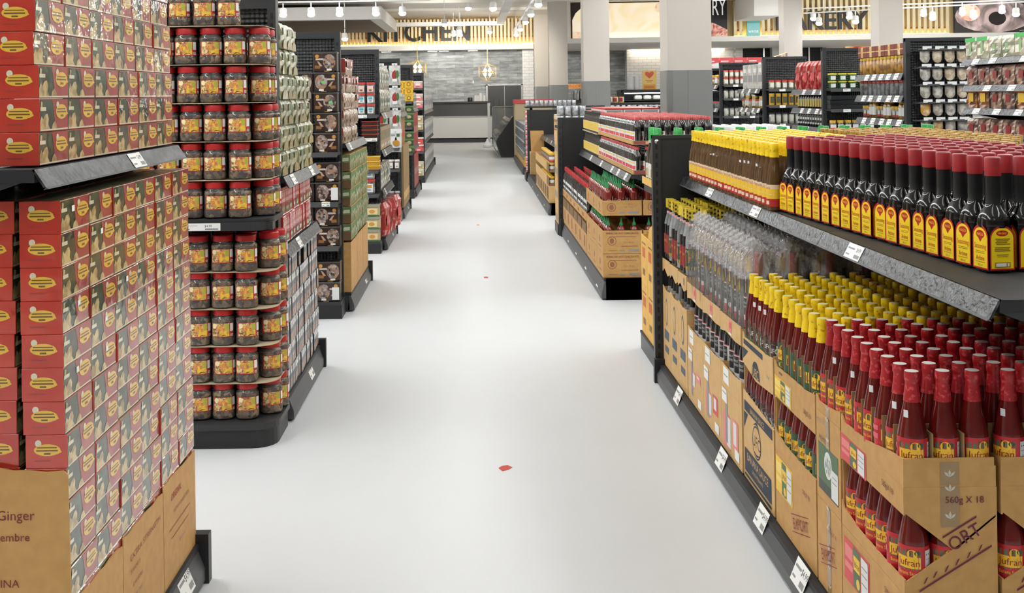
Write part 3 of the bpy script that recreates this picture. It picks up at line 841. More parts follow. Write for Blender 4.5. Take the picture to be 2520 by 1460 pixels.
fn = planeY(5.0865, -1.36, .995)
MB().art([('r', 0, 0, .20, .034, TAGM), ('t', 'Mushroom Dried Sliced', .055, .021, .006, INKG, .09), ('t', '$4.99', .145, .016, .011, INK), ('r', .01, .004, .06, .010, INKG), ('r', .13, .004, .19, .011, INKG)], fn, .0006).build('price_tag', sh)
mb = MB().box(-2.0, -.995, 5.44, 5.47, 0, 2.075, PEG); mb.build('back_panel', t)
mb = MB(); post(mb, -.995, -.955, 5.425, 5.499, 0, 2.08); mb.box(-2.0, -.96, 5.43, 5.47, 2.03, 2.08, CHARC); mb.build('upright_post', t)
BOARD = M('divider_board', '#b8a78a', .7)
for (sec, i, z) in rows:
    if i == 0: continue
    off = 0 if sec == 'lower' else -.02-.012*(i > 2)
    mb = MB(); slab(mb, capshape(-.925+off, 5.145-.02*(sec == 'upper'), 5.415, -1.62 if sec == 'lower' else -1.78, .10), z-.0048, z-.0018, BOARD)
    tag(mb.build('divider_sheet'), f"thin divider sheet between jar layers {'below' if sec=='lower' else 'above'} the tag shelf, {nth(i)} one up", 'divider sheet', 'divider sheets between jar layers')
# ------------------------------------------------------------------ right, nearest: sauces along the aisle
def carton(label, x0, x1, y0, y1, z0, H, nx=None, ny=None, artx=(), arty=(), group='open cardboard cartons at the right', py_=None, mat=None, name='cardboard_carton', bottom=True):
    """cardboard carton; nx / ny: outlines of the -X and -Y walls as lists of polygons in (u, v)"""
    mt = mat or CARD
    W, L_ = x1-x0, y1-y0
    full = lambda w: [[(0, 0), (w, 0), (w, H), (0, H)]]
    mb = MB()
    for pol in (nx if nx is not None else full(L_)):
        mb.prism([(x0, y1-u, z0+v) for u, v in pol], (.004, 0, 0), mt)
    for pol in (ny if ny is not None else full(W)):
        mb.prism([(x0+u+(.004 if u < .002 else -.004 if u > W-.002 else 0), y0, z0+v) for u, v in pol], (0, .004, 0), mt)
    hb = py_ if py_ is not None else H
    mb.box(x1-.004, x1, y0+.0005, y1, z0, z0+hb, mt); mb.box(x0+.004, x1-.004, y1-.004, y1, z0, z0+hb, mt)
    if bottom: mb.box(x0+.004, x1-.004, y0+.004, y1-.004, z0, z0+.004, CARDIN)
    c = tag(mb.build(name), label, 'carton', group)
    mb = MB()
    if artx: mb.art(artx, planeXn(x0-.0003, y1, z0), .0006)
    if arty: mb.art(arty, planeY(y0-.0003, x0, z0), .0006)
    if artx or arty: mb.build('printing', c)
    return c

NAVY = M('print_navy', '#2c3542', .7); MAR = M('print_export', '#6b2335', .7); TAPE = M('packing_tape', '#93754a', .25, coat=.4); LEAFW = M('tape_leaf', '#c7bfae', .4)
LBR = M('sticker_red', '#cf4a4c', .5); LBRP = M('sticker_pink', '#e0807e', .5); LBY = M('sticker_yellow', '#e9bf3a', .5); LBW = M('sticker_white', '#dcdcda', .5); LBG = M('sticker_green', '#4f6a4a', .5); LBD = M('sticker_dark', '#3a4238', .5)
PINKW = M('print_stamp', '#8a3338', .7)
def tape(x, v0, v1, w=.044):
    it = [('r', x-w/2, v0, x+w/2, v1, TAPE)]
    n = max(1, int((v1-v0)/.045))
    for i in range(n):
        cy = v0+.02+i*(v1-v0-.03)/max(1, n-1 or 1)
        for k in range(3):
            a = pi/2+(k-1)*.8
            it.append(('p', [(x, cy), (x+.011*math.cos(a-.3), cy+.011*math.sin(a-.3)), (x+.019*math.cos(a), cy+.019*math.sin(a)), (x+.011*math.cos(a+.3), cy+.011*math.sin(a+.3))], LEAFW))
    return it
def strip_label(u, v, w, h, col, pale):
    """printed carton sticker: colour block, bottle picture, white table"""
    return [('r', u, v, u+w, v+h, col), ('r', u+w*.03, v+h*.55, u+w*.34, v+h*.85, pale), ('r', u+w*.03, v+h*.3, u+w*.34, v+h*.45, pale),
            ('r', u+w*.37, v+h*.04, u+w*.64, v+h*.96, LBG), ('r', u+w*.38, v+h*.45, u+w*.63, v+h*.78, LBY), ('t', 'Jufran', u+w*.505, v+h*.53, h*.16, MAR, w*.22), ('e', u+w*.56, v+h*.2, w*.07, h*.12, LBY),
            ('r', u+w*.69, v+h*.06, u+w*.95, v+h*.94, LBW), ('r', u+w*.71, v+h*.72, u+w*.93, v+h*.75, INKG), ('r', u+w*.71, v+h*.55, u+w*.93, v+h*.58, INKG), ('r', u+w*.71, v+h*.35, u+w*.93, v+h*.38, INKG)]
def export(u, v, w, h, an, mat=None):
    ca, sa = math.cos(an), math.sin(an); mat = mat or PINKW
    def ln(dv):
        c = (u-sa*dv, v+ca*dv); t_ = h*.07
        return ('p', [(c[0]-ca*w*.6, c[1]-sa*w*.6), (c[0]+ca*w*.6, c[1]+sa*w*.6), (c[0]+ca*w*.6-sa*t_, c[1]+sa*w*.6+ca*t_), (c[0]-ca*w*.6-sa*t_, c[1]-sa*w*.6+ca*t_)], mat)
    return [('q', 'EXPORT', u, v, h, mat, w, an), ln(h*1.22), ln(-h*.3)]

X0, CW, CL, TH = 1.03, .227, .461, .2625
Z1, Z2, Z3 = .105, .3675, .630
def divider(par, x0, x1, y0, y1, z0, nxc, nyc, h):
    mb = MB()
    for i in range(1, nyc): y = y0+(y1-y0)*i/nyc; mb.box(x0+.006, x1-.006, y-.0015, y+.0015, z0, z0+h, CARDIN)
    for i in range(1, nxc): x = x0+(x1-x0)*i/nxc; mb.box(x-.0015, x+.0015, y0+.006, y1-.006, z0, z0+h*.97, CARDIN)
    return mb.build('divider', par)

# --- the bottles
SAUCE = M('sauce_red', '#560f0d', .1, noise=(14, '#681512', .35, .7)); SAUCED = M('sauce_brown', '#431110', .12, coat=1, coat_r=.03)
CAPR = M('cap_red_print', '#a3151b', .35, noise=(85, '#c8474a', .56, .62)); CAPY = M('cap_yellow_print', '#f2cc14', .35, noise=(70, '#b88a1a', .58, .66)); CAPW = M('cap_top_white', '#e4e1d8', .4); CAPWY = M('cap_top_cream', '#e6d9a0', .4)
KL_R = M('ketchup_red', '#bd2029', .4); KL_Y = M('ketchup_yellow', '#e8b526', .4); KL_G = M('ketchup_green', '#2c4a2c', .4); KL_K = M('ketchup_ink', '#8a1c20', .4); KL_P = M('ketchup_pink', '#d9606a', .4)
def ketchup(kind):
    mb = MB(); sauce = SAUCE
    prof = [(.030, 0), (.0345, .004), (.0355, .012), (.0355, .112), (.0345, .120), (.0285, .150), (.0215, .182), (.0175, .205), (.0150, .225), (.0140, .240)]
    mb.lathe(prof, sauce, 18)
    t = mb.build('sauce_bottle')
    cap, top = (CAPR, CAPW) if kind == 'red' else (CAPY, CAPWY if kind != 'ufc' else CAPWY)
    MB().lathe([(.0205, .194), (.0195, .206), (.0172, .222), (.0158, .238), (.0158, .243), (.0172, .246), (.0178, .250), (.0178, .2645), (.0165, .268, top), (.0001, .2695, top)], cap, 18).build('cap', t)
    r = .0357
    if kind == 'ufc':
        GRN_ = M('ufc_green', '#2f5a34', .4); WH = LBW
        a = [('r', -.05, 0, .05, .07, M('ufc_brown', '#3a1c16', .4), 10), ('e', 0, .036, .026, .024, WH), ('e', 0, .036, .023, .021, GRN_), ('t', 'UFC', 0, .028, .018, WH, .036), ('r', -.05, 0, .05, .012, GRN_, 10)]
    elif kind == 'red':
        a = [('r', -.08, 0, .112, .088, KL_R, 22), ('r', -.031, .030, .031, .076, LBG, 6), ('e', -.012, .070, .02, .012, KL_G), ('r', -.030, .034, .030, .062, KL_Y, 6), ('e', .010, .068, .012, .012, KL_Y), ('e', .022, .072, .007, .006, KL_G),
             ('t', 'Jufran', 0, .040, .017, KL_K, .056), ('t', 'Banana Sauce', 0, .018, .009, LBY, .052), ('r', .042, .006, .078, .078, LBW, 4), ('r', .045, .066, .075, .069, INK, 3), ('r', .045, .055, .075, .057, INKG, 3), ('r', .045, .04, .075, .042, INKG, 3), ('r', .045, .025, .075, .027, INKG, 3),
             ('r', -.078, .058, -.038, .070, KL_P, 4), ('r', -.078, .036, -.038, .050, KL_P, 4)]
    else:
        a = [('r', -.055, 0, .09, .088, KL_G, 16), ('r', -.03, .03, .03, .064, KL_Y, 6), ('e', .008, .068, .012, .012, KL_Y), ('t', 'Jufran', 0, .038, .017, KL_K, .056), ('e', .008, .014, .016, .010, LBY), ('r', .042, .006, .078, .078, LBW, 4), ('r', .045, .055, .075, .057, INKG, 3), ('r', .045, .04, .075, .042, INKG, 3)]
    MB().art(a, cyl(r, .022, -3*pi/4), .0004).build('label', t)
    tag(t, None, 'bottle')
    return Proto(t)
K = {'red': ketchup('red'), 'yel': ketchup('yel'), 'ufc': ketchup('ufc')}
def sticker(o, r, z, a, w=.012, h=.018):
    MB().art([('r', -w/2, 0, w/2, h, LBW, 3)], cyl(r, z, a), .0006).build('price_sticker', o)

def tray_bottles(kind, x0, x1, y0, y1, z, nxc, nyc, tmpl, grp, col0=0, row0=0):
    for i in range(nxc):
        for j in range(nyc):
            x = x0+(x1-x0)*(i+.5)/nxc; y = y0+(y1-y0)*(j+.5)/nyc
            if not (inview(x, y, z+.27, 25) or inview(x, y, z+.1, 25)): continue
            rz = R.uniform(-.5, .5) if R.random() < .75 else R.uniform(.7, 1.9)
            if i > 1 and j > 0: rz = R.uniform(-3, 3)
            o = K[kind].put((x+R.uniform(-.0015, .0015), y+R.uniform(-.0015, .0015), z), rz, tmpl.format(nth(col0+i+1), nth(row0+j+1)), grp, skip=() if (i < 2 or (j < 2 and row0 == 0)) else ('label',))
            if i == 0 and R.random() < .45: sticker(o, .0262, .158, -pi*.80-rz)

G_R, G_Y, G_U = 'red-capped ketchup bottles in the front trays', 'yellow-capped sauce bottles in the trays', 'bottles in the cut-open cartons'
TH_T = Z3+.006
# a: red-capped ketchup, nearest cartons
winX = lambda L_, lip, band, r=.0: [[(0, 0), (L_, 0), (L_, lip), (L_*.75, lip-.004), (L_*.3, lip-.002), (.02, lip+.012), (0, lip+.03)], [(0, TH-band-.012), (.02, TH-band-.004), (L_, TH-band), (L_, TH), (0, TH)]]
def vcut(w): return [[(0, 0), (w, 0), (w, .193), (w*.52, .11), (0, .033)], [(0, .199), (w*.52, .11), (w*.6, .118), (w, .188), (w, TH), (0, TH)]]
def trayX(L_, a, b): return [[(0, 0), (L_, 0), (L_, b), (L_*.8, b-.01), (L_*.45, a+.004), (.03, a), (.012, a+.012), (0, a+.016)]]
ya, yb = 2.713, 2.713+CL
for n in range(2):
    xa = X0+n*(CW+.010); xb = xa+CW
    pos = ['nearest the aisle', 'second from the aisle'][n]
    carton(f'closed brown carton at the near right corner, bottom of its stack, {pos}', xa, xb, ya, yb, Z1, TH-.001,
           artx=strip_label(.02, .12, .2, .118, LBR, LBRP)+[('t', '560g X 18', .37, .215, .016, MAR, .075)]+tape(.23, 0, .01)[:1], arty=export(.113, .10, .14, .036, .5)+[('t', '560g X 18', .15, .226, .016, MAR, .09)]+tape(.113, .16, .26))
    lo = [('p', [(.02+.19*i, .035+i*.0), (.028+.19*i, .035), (.03, .045)], MAR) for i in range(0)]
    frag = [(.045, .016), (.068, .030), (.096, .044), (.122, .060), (.150, .077), (.178, .094)]
    frag = [('p', [(q, w_+.012), (q+.005, w_+.015), (q+.012, w_+.030), (q+.007, w_+.027)], MAR) for q, w_ in frag[:]]
    low = [('p', [(.035, .008), (.212, .117), (.212, .122), (.035, .013)], MAR)]
    up = [('q', 'ORT', .155, .128, .034, MAR, .085, .545), ('p', [(.093, .138), (.176, .188), (.176, .193), (.093, .143)], MAR)]
    carton(f'brown carton with V-shaped opening showing ketchup bottles, middle of its stack, {pos}', xa, xb, ya, yb, Z2, TH-.001, nx=winX(CL, .038, .068), ny=vcut(CW),
           artx=strip_label(.004, .188, .2, .072, LBR, LBRP)+[('t', '560g X 18', .36, .222, .016, MAR, .075)], arty=tape(.113, .165, .262, .046)+[('t', '560g X 18', .148, .224, .0165, MAR, .098)]+up+low+frag)
    tr = carton(f'low brown tray holding red-capped ketchup bottles at the near right corner, {pos}', xa+.001, xb-.001, ya+.001, yb-.001, Z3, .07, nx=trayX(CL-.002, .032, .07), ny=None, arty=tape(.112, .004, .06, .046), py_=.05)
    divider(tr, xa, xb, ya, yb, TH_T, 3, 6, .125)
    tray_bottles('red', xa, xb, ya, yb, TH_T, 3, 6, 'red-capped ketchup bottle in '+['first', 'second'][n]+' near tray, {} column from aisle, {} from front', G_R)
    for j in range(6):
        if n and j > 1: break
        K['red'].put((xa+CW/6, ya+CL*(j+.5)/6, Z2+.006), R.uniform(-.3, .6), f"ketchup bottle inside the V-cut carton {pos}, {nth(j+1)} from the front", G_U)
    for i in range(1, 3):
        K['red'].put((xa+CW*(i+.5)/3, ya+CL*.5/6, Z2+.006), R.uniform(-.3, .6), f"ketchup bottle inside the V-cut carton {pos}, {nth(i+1)} along its front", G_U)
# third tray further in (only its far bottles stand in view)
xa = X0+2*(CW+.01); xb = xa+CW
carton('low brown tray holding red-capped ketchup bottles, third from the aisle under the shelf', xa, xb, ya, yb, Z2, Z3-Z2+.05, artx=())
tray_bottles('red', xa, xb, ya, yb, TH_T, 3, 6, 'red-capped ketchup bottle in third near tray, {} column from aisle, {} from front', G_R)
# b: carton turned end-on to the aisle
ya, yb = 3.186, 3.186+.222
for n in range(2):
    xa = X0+.002+n*(CL+.01); xb = xa+CL
    stk = [('r', .02, .03, .2, .17, LBG), ('r', .02, .03, .2, .06, LBD), ('e', .11, .12, .035, .04, LBW), ('e', .11, .12, .028, .032, M('rooster_grey', '#8d978c', .5, noise=(90, '#d5d5cf', .45, .55))), ('r', .14, .035, .2, .12, LBW), ('r', .15, .1, .19, .103, INKG), ('r', .15, .085, .19, .088, INKG), ('t', 'PREMIUM', .07, .178, .016, LBD, .08)]
    carton(f'closed brown carton set end-on to the aisle, bottom of its stack, {["front","rear"][n]} one', xa, xb, ya, yb, Z1, TH-.001, artx=tape(.11, .0, .26, .03)+export(.11, .10, .13, .034, .28)+[('t', '560g X 18', .15, .19, .013, MAR, .07)])
    carton(f'closed brown carton with green picture sticker set end-on to the aisle, {["front","rear"][n]} one', xa, xb, ya, yb, Z2, TH-.001, artx=stk+tape(.11, .17, .26, .03)+[('t', 'KETCHUP', .05, .232, .011, INKG, .07), ('t', 'BIO', .19, .215, .011, INKG, .03)])
    tr = carton(f'low brown tray of red-capped bottles set end-on to the aisle, {["front","rear"][n]} one', xa, xb, ya, yb, Z3, .05, nx=trayX(yb-ya, .028, .05), artx=tape(.11, 0, .03, .03), py_=.04)
    divider(tr, xa, xb, ya, yb, TH_T, 6, 3, .125)
    tray_bottles('red', xa, xb, ya, yb, TH_T, 6, 3, 'red-capped ketchup bottle in '+['front', 'rear'][n]+' end-on tray, {} column from aisle, {} row back', G_R, 0, 1)
# c: yellow-capped
ya, yb = 3.42, 3.42+CL
for n in range(3):
    xa = X0+.002+n*(CW+.008); xb = xa+CW
    pos = ['by the aisle', 'second inwards', 'third inwards'][n]
    if n == 0:
        carton('closed brown carton with yellow sticker and EXPORT stamp, by the aisle', xa, xb, ya, yb, Z1, TH-.012, artx=strip_label(.005, .115, .2, .12, LBY, M('sticker_pale', '#f0d274', .5))+[('t', '550g X 18', .36, .21, .015, MAR, .075)]+export(.30, .08, .17, .036, .28))
        carton('brown carton with long opening and yellow sticker on its band, by the aisle', xa, xb, ya, yb, Z2-.012, TH-.001, nx=winX(CL, .05, .075), artx=strip_label(.004, .19, .2, .07, LBY, MATS['sticker_pale'])+[('t', '550g X 18', .38, .222, .015, MAR, .075)])
        for j in range(6): K['yel'].put((xa+CW/6, ya+CL*(j+.5)/6, Z2-.006), R.uniform(-.3, .6), f'sauce bottle inside the carton with the yellow sticker, {nth(j+1)} from the near end', G_U)
    tr = carton(f'low brown tray of yellow-capped sauce bottles, {pos}', xa, xb, ya, yb, Z3-.012, .05, nx=trayX(CL, .03, .045), artx=[('r', .06, .012, .1, .02, CARDD)], py_=.04)
    if n == 0: divider(tr, xa, xb, ya, yb, Z3-.006, 3, 6, .125)
    tray_bottles('yel', xa, xb, ya, yb, Z3-.006, 3, 6, f'yellow-capped sauce bottle in {["first","second","third"][n]} tray inwards, '+'{} column, {} row back', G_Y, 0, 3)
# d: brown cartons with the round letters
ya, yb = 3.905, 3.905+.44
ufc1 = [('p', [(.01, .255), (.07, .255), (.01, .19)], NAVY), ('e', .2, .185, .062, .062, NAVY), ('e', .2, .185, .056, .056, CARDL), ('t', 'UFC', .2, .165, .045, NAVY, .125), ('p', [(.15, .24), (.2, .252), (.25, .24), (.2, .262)], NAVY), ('p', [(.14, .15), (.2, .142), (.26, .15), (.2, .132)], NAVY),
        ('r', .02, .03, .40, .118, NAVY), ('t', 'BANANA SAUCE', .21, .078, .03, CARDL, .34), ('t', 'SAUCE PIQUANTE', .21, .05, .014, CARDL, .26), ('r', .02, .012, .40, .022, NAVY)]
xa = X0+.003; xb = xa+CW
carton('closed brown carton printed with a round navy emblem and a navy block', xa, xb, ya, yb, Z1, TH-.012, artx=ufc1, mat=CARDL)
carton('brown carton with long opening and half emblem on its band', xa, xb, ya, yb, Z2-.012, TH-.001, nx=[[(0, 0), (.44, 0), (.44, .055), (0, .085)], [(0, TH-.07), (.2, TH-.1), (.44, TH-.085), (.44, TH), (0, TH)]], mat=CARDL,
       artx=[('p', [(.01, TH-.012), (.09, TH-.012), (.01, TH-.055)], NAVY), ('p', [(.2+.058*math.cos(pi*i/12), TH-.088+.062*math.sin(pi*i/12)) for i in range(13)], NAVY), ('t', 'UFC', .2, TH-.085, .034, CARDL, .09), ('r', .02, .012, .42, .05, NAVY), ('t', 'BANANA SAUCE', .21, .02, .02, CARDL, .3), ('t', '550g', .37, TH-.045, .012, INKG, .04)])
for j in range(6): K['ufc'].put((xa+CW/6, ya+.44*(j+.5)/6, Z2-.006), R.uniform(-.2, .3), f'sauce bottle with round label inside the emblem carton, {nth(j+1)} from the near end', G_U)
for n in range(3):
    xa = X0+.003+n*(CW+.008); xb = xa+CW
    tr = carton(f'low brown tray of yellow-capped bottles with round labels, {["by the aisle","second inwards","third inwards"][n]}', xa, xb, ya, yb, Z3-.012, .05, nx=trayX(.44, .03, .045), mat=CARDL, artx=[('r', .02, .004, .3, .024, NAVY)] if n == 0 else (), py_=.04)
    if n == 0: divider(tr, xa, xb, ya, yb, Z3-.006, 3, 6, .1)
    tray_bottles('ufc', xa, xb, ya, yb, Z3-.006, 3, 6, f'yellow-capped bottle with round label in {["first","second","third"][n]} tray inwards, '+'{} column, {} row back', G_Y, 0, 9)
# e: twin packs of soy sauce in plastic bags
SOY = M('soy_black', '#151212', .12); CAPRED = M('cap_red', '#b02a26', .4); CAPYEL = M('cap_yellow', '#e2b730', .4); VIN = M('vinegar_grey', '#a9a79e', .15, coat=1, noise=(20, '#8d8b85', .4, .6))
BAG = clear('bag_film', '#ffffff', .95, .12, '#ffffff', (40, .7), 1.16)
BAGT = clear('bag_film_crumpled', '#ffffff', .74, .12, '#ffffff', (70, 1.), 1.3)
def twin(lower=False):
    t = MB().lathe([(.034, 0), (.0385, .004), (.0385, .165), (.036, .185), (.024, .225), (.0165, .245), (.0155, .27)], SOY, 18).build('soy_twin_pack')
    MB().lathe([(.0185, .245), (.0185, .325), (.016, .330), (.0005, .331)], CAPRED, 16).build('cap', t)
    a = [('r', -.06, .0, .06, .03, LBR, 10), ('r', -.06, .03, .06, .122, LBW, 10), ('r', -.055, .05, -.002, .118, INK, 5), ('t', 'NATURALLY', -.028, .095, .010, LBW, .045), ('t', 'FERMENTED', -.028, .078, .010, LBW, .045), ('r', .008, .1, .05, .103, INKG, 4), ('r', .008, .085, .05, .088, INKG, 4), ('r', .008, .07, .05, .073, INKG, 4), ('r', -.06, .122, .06, .126, LBR, 10)]
    MB().art(a, cyl(.0387, .02, -3*pi/4), .0004).build('label', t)
    v = MB().lathe([(.009, 0), (.0115, .004), (.0115, .2), (.010, .23), (.010, .25)], VIN, 12, o=(-.030, .0455, 0)).build('companion_bottle', t)
    MB().lathe([(.012, .25), (.012, .305), (.001, .307)], CAPYEL, 12, o=(-.030, .0455, 0)).build('companion_cap', v)
    MB().art([('r', -.014, 0, .014, .045, LBR, 2), ('r', -.012, .012, .012, .032, LBW, 2), ('r', -.014, -.035, .014, 0, LBY, 2)], lambda u, w_, l: (-.030-.0135-l, .0455-u*.8, .20+w_), .0006).build('sticker', v)
    mb = MB(); n = 18; vs = []; mats_ = []; zs = [0, .06, .12, .18, .23, .26, .29, .31, .33, .35, .375]
    for zi, z in enumerate(zs):
        for k in range(n):
            a_ = 2*pi*k/n
            q = 1 if z < .24 else max(.3, 1-(z-.24)*3.4+R.uniform(-.1, .1)) if z < .35 else .5+R.uniform(-.25, .3)
            rx, ry = .068*q, .045*q
            j_ = R.uniform(.9, 1.1) if z > .2 else R.uniform(.985, 1.01)
            vs.append((-.018*min(1, q+.2)+rx*math.cos(a_)*j_, .003+ry*math.sin(a_)*j_, .002+z+(R.uniform(-.014, .02) if z > .3 else 0)))
    fs = [(i*n+k, i*n+(k+1) % n, (i+1)*n+(k+1) % n, (i+1)*n+k) for i in range(len(zs)-1) for k in range(n)]
    mb.add(vs, fs, [BAG if f_[0]//n < 4 else BAGT for f_ in fs], False); mb.build('plastic_bag', t)
    tag(t, None, 'bottle pack'); return Proto(t)
TW = twin()
ye0, ye1 = 4.362, 5.455
ne = 12
for i in range(4):
    for j in range(ne):
        x = X0+.085+i*.142; y = ye0+.045+(ye1-ye0-.09)*j/(ne-1)
        if i > 1 and j > 8: continue
        TW.put((x+R.uniform(-.003, .003), y, .628), R.uniform(-.12, .12), f'bagged soy sauce twin pack, {nth(j+1)} from the near end, {nth(i+1)} from the aisle', 'bagged soy sauce twin packs')
for i in range(3):
    y_0 = ye0+i*.366; y_1 = y_0+.363
    pl = ['near', 'middle', 'far'][i]
    lbl = [('r', .03+.02*i, .02+.03*i, .16, .16, LBRP), ('r', .10, .03+.03*i, .17, .15, LBW), ('r', .08, .04, .12, .2, INKG), ('r', .2, .05+.04*i, .3, .17, LBR if i == 1 else LBRP), ('r', .22, .07+.04*i, .27, .16, LBW), ('r', .02, .20, .11, .255, TAGM), ('r', .03, .235, .1, .24, INKG), ('r', .24, .02, .32, .06, TAGM)]
    carton(f'closed brown carton with pink and white stickers under the bagged packs, {pl} one', X0, X0+.30, y_0, y_1, Z1, .262, artx=lbl, mat=CARDL)
    carton(f'brown carton opened along its side under the bagged packs, {pl} one', X0, X0+.30, y_0, y_1, Z2, .30, mat=CARDL,
           nx=[[(0, 0), (.363, 0), (.363, .095), (.25, .085), (.1, .088), (0, .092)], [(0, .225), (.1, .238), (.27, .23), (.363, .235), (.363, .308), (0, .302)]], ny=[[(0, 0), (.3, 0), (.3, .08), (0, .09)], [(0, .232), (.3, .232), (.3, .3), (0, .3)]], artx=[('r', .16, .25, .21, .30, LBRP), ('r', .17, .265, .2, .29, LBR), ('r', .16, .24, .21, .248, TAGM), ('r', .05, .02, .15, .085, TAGM), ('r', .06, .05, .13, .055, INKG)], py_=.085)
    for j in range(4):
        o = TW.put((X0+.065, y_0+.045+j*.091, Z2+.006), R.uniform(-.1, .1), f'soy sauce bottle behind the opening of the {pl} carton, {nth(j+1)} from its near end', 'soy sauce bottles in the opened cartons', skip=('plastic_bag', 'companion_bottle', 'cap'))
# f: tall bottles with square yellow paper tops
FB_R = M('bottle_label_red', '#8e231c', .4); GLASSG = M('bottle_glass_grey', '#9a9c9d', .12, coat=1, noise=(9, '#6f7274', .4, .6)); PCAP = M('paper_top_yellow', '#d9bb2f', .5, noise=(60, '#8f8420', .6, .66)); PINKN = M('neck_pink', '#d6a09a', .4)
def tall(kind):
    mb = MB(); body = SOY if kind == 'dark' else GLASSG
    t = mb.lathe([(.030, 0), (.0345, .004), (.0345, .165), (.033, .185, GLASSG), (.026, .215, GLASSG), (.0165, .25, GLASSG if kind != 'dark' else SOY), (.0145, .30)], body, 16).build('tall_bottle')  # grey shoulder on dark bottles paints in the glass highlight
    MB().box(-.0185, .0185, -.0185, .0185, .272, .322, PCAP).art([('e', .009, .035, .006, .006, INK), ('e', .009, .015, .006, .006, INK), ('e', .028, .035, .006, .006, KL_G)], planeY(-.0187, -.0185, .272), .0005).build('paper_top', t)
    MB().art([('r', -.03, 0, .03, .04, PINKN, 6)], lambda u, v, l: cyl(.0205-.09*v, .215, -3*pi/4)(u, v, l), .0006).build('neck_label', t)
    if kind == 'dark': a = [('r', -.075, 0, .05, .105, FB_R, 14), ('r', .01, .02, .035, .055, LBY, 3), ('r', -.075, 0, -.055, .04, LBY, 3), ('t', 'SOY', -.02, .06, .014, LBY, .03)]
    else: a = [('r', -.06, 0, .05, .105, KL_G, 14), ('e', -.01, .06, .028, .03, LBY), ('e', .0, .055, .016, .018, LBR), ('r', -.06, 0, .05, .018, LBY, 8), ('t', 'PATIS', -.01, .085, .012, LBW, .04)]
    MB().art(a, cyl(.0347, .028, -3*pi/4), .0004).build('label', t)
    tag(t, None, 'bottle'); return Proto(t)
TL = {'dark': tall('dark'), 'pale': tall('pale')}
yf0, yf1 = 5.475, 6.165
for i in range(5):
    for j in range(9):
        k = 'dark' if (j*2+i) % 3 else 'pale'
        TL[k].put((X0+.04+i*.078, yf0+.038+j*.077, .692), R.uniform(-.4, .4), f'bottle with square yellow paper top, {nth(j+1)} from its near end, {nth(i+1)} from the aisle', 'tall bottles with yellow paper tops', skip=() if i < 2 else ('label', 'neck_label'))
EMB = M('print_blue', '#55616d', .7)
for i in range(3):
    y_0 = yf0+i*.231; y_1 = y_0+.228; pl = ['near', 'middle', 'far'][i]
    logo = [('e', .115, .30, .034, .075, EMB), ('e', .115, .30, .026, .06, CARDL), ('r', .05, .15, .18, .2, EMB), ('r', .06, .08, .17, .115, EMB)]
    carton(f'tall brown carton with grey oval emblem at the far end of the sauces, {pl} one', X0, X0+.33, y_0, y_1, Z1, .40, artx=logo, mat=CARDL)
    carton(f'brown carton opened along its side under the yellow-topped bottles, {pl} one', X0, X0+.33, y_0, y_1, Z1+.401, .18, mat=CARDL, nx=[[(0, 0), (.228, 0), (.228, .02), (.1, .012), (0, .03)], [(0, .105), (.06, .13), (.16, .10), (.228, .12), (.228, .184), (0, .178)]], ny=[[(0, 0), (.33, 0), (.33, .02), (0, .02)], [(0, .115), (.33, .115), (.33, .18), (0, .18)]], artx=[('e', .17, .15, .014, .022, EMB)] if i == 0 else (), py_=.02)
    for j in range(3):
        TL['dark' if (i*3+j) != 4 else 'pale'].put((X0+.04, y_0+.038+j*.076, Z1+.18), R.uniform(-.1, .1), f'bottle behind the opening of the {pl} carton under the yellow tops, {nth(j+1)} one', 'bottles in the opened far cartons', skip=('paper_top', 'neck_label'))

# --- the shelf unit that carries them
t = gondola('long low shelving unit at the right with sauces along the aisle', .985, 2.46, 6.17, -1, .82, 1.355, [], deck=.10, tags=(3.55, 4.02, 4.66, 5.63), endpost=(6.15,))
SHZ = 1.129
for k in range(3):
    a, b = 2.47+k*1.235, 2.47+(k+1)*1.235-.004
    mb = MB().box(1.157, 1.79, a, b, SHZ-.03, SHZ, SHELFM)
    for yy in (a+.002, b-.006): mb.prism([(1.16, yy, SHZ-.03), (1.26, yy, SHZ-.07), (1.79, yy, SHZ-.16), (1.79, yy, SHZ-.03)], (0, .004, 0), CHARC)
    sh = mb.build('shelf', t)
    rail(sh, 1.155, a, b, SHZ, -1, .042, .022, tags=[(3.44,), (4.62,), (5.50,)][k], tw=.13)
mb = MB().box(1.80, 2.62, 2.46, 6.17, 0, .1, CHARC).box(1.80, 2.5, 2.47, 6.17, SHZ-.03, SHZ, SHELFM); mb.build('rear_shelf', t)
mb = MB().box(1.03, 2.64, 6.19, 6.22, 0, 1.352, M('panel_black', '#252526', .45)); mb.build('end_panel', t)
mb = MB(); post(mb, .985, 1.03, 6.175, 6.225, 0, 1.358); mb.box(.985, 2.64, 6.185, 6.225, 1.34, 1.358, CHARC)
mb.build('upright_post', t)
MB().lathe([(.012, 0), (.012, .004), (.006, .008), (.001, .009)], CHROME, 10).build('bolt', t).matrix_local = Matrix.Translation((1.008, 6.176, 1.325)) @ Matrix.Rotation(pi/2, 4, 'X')

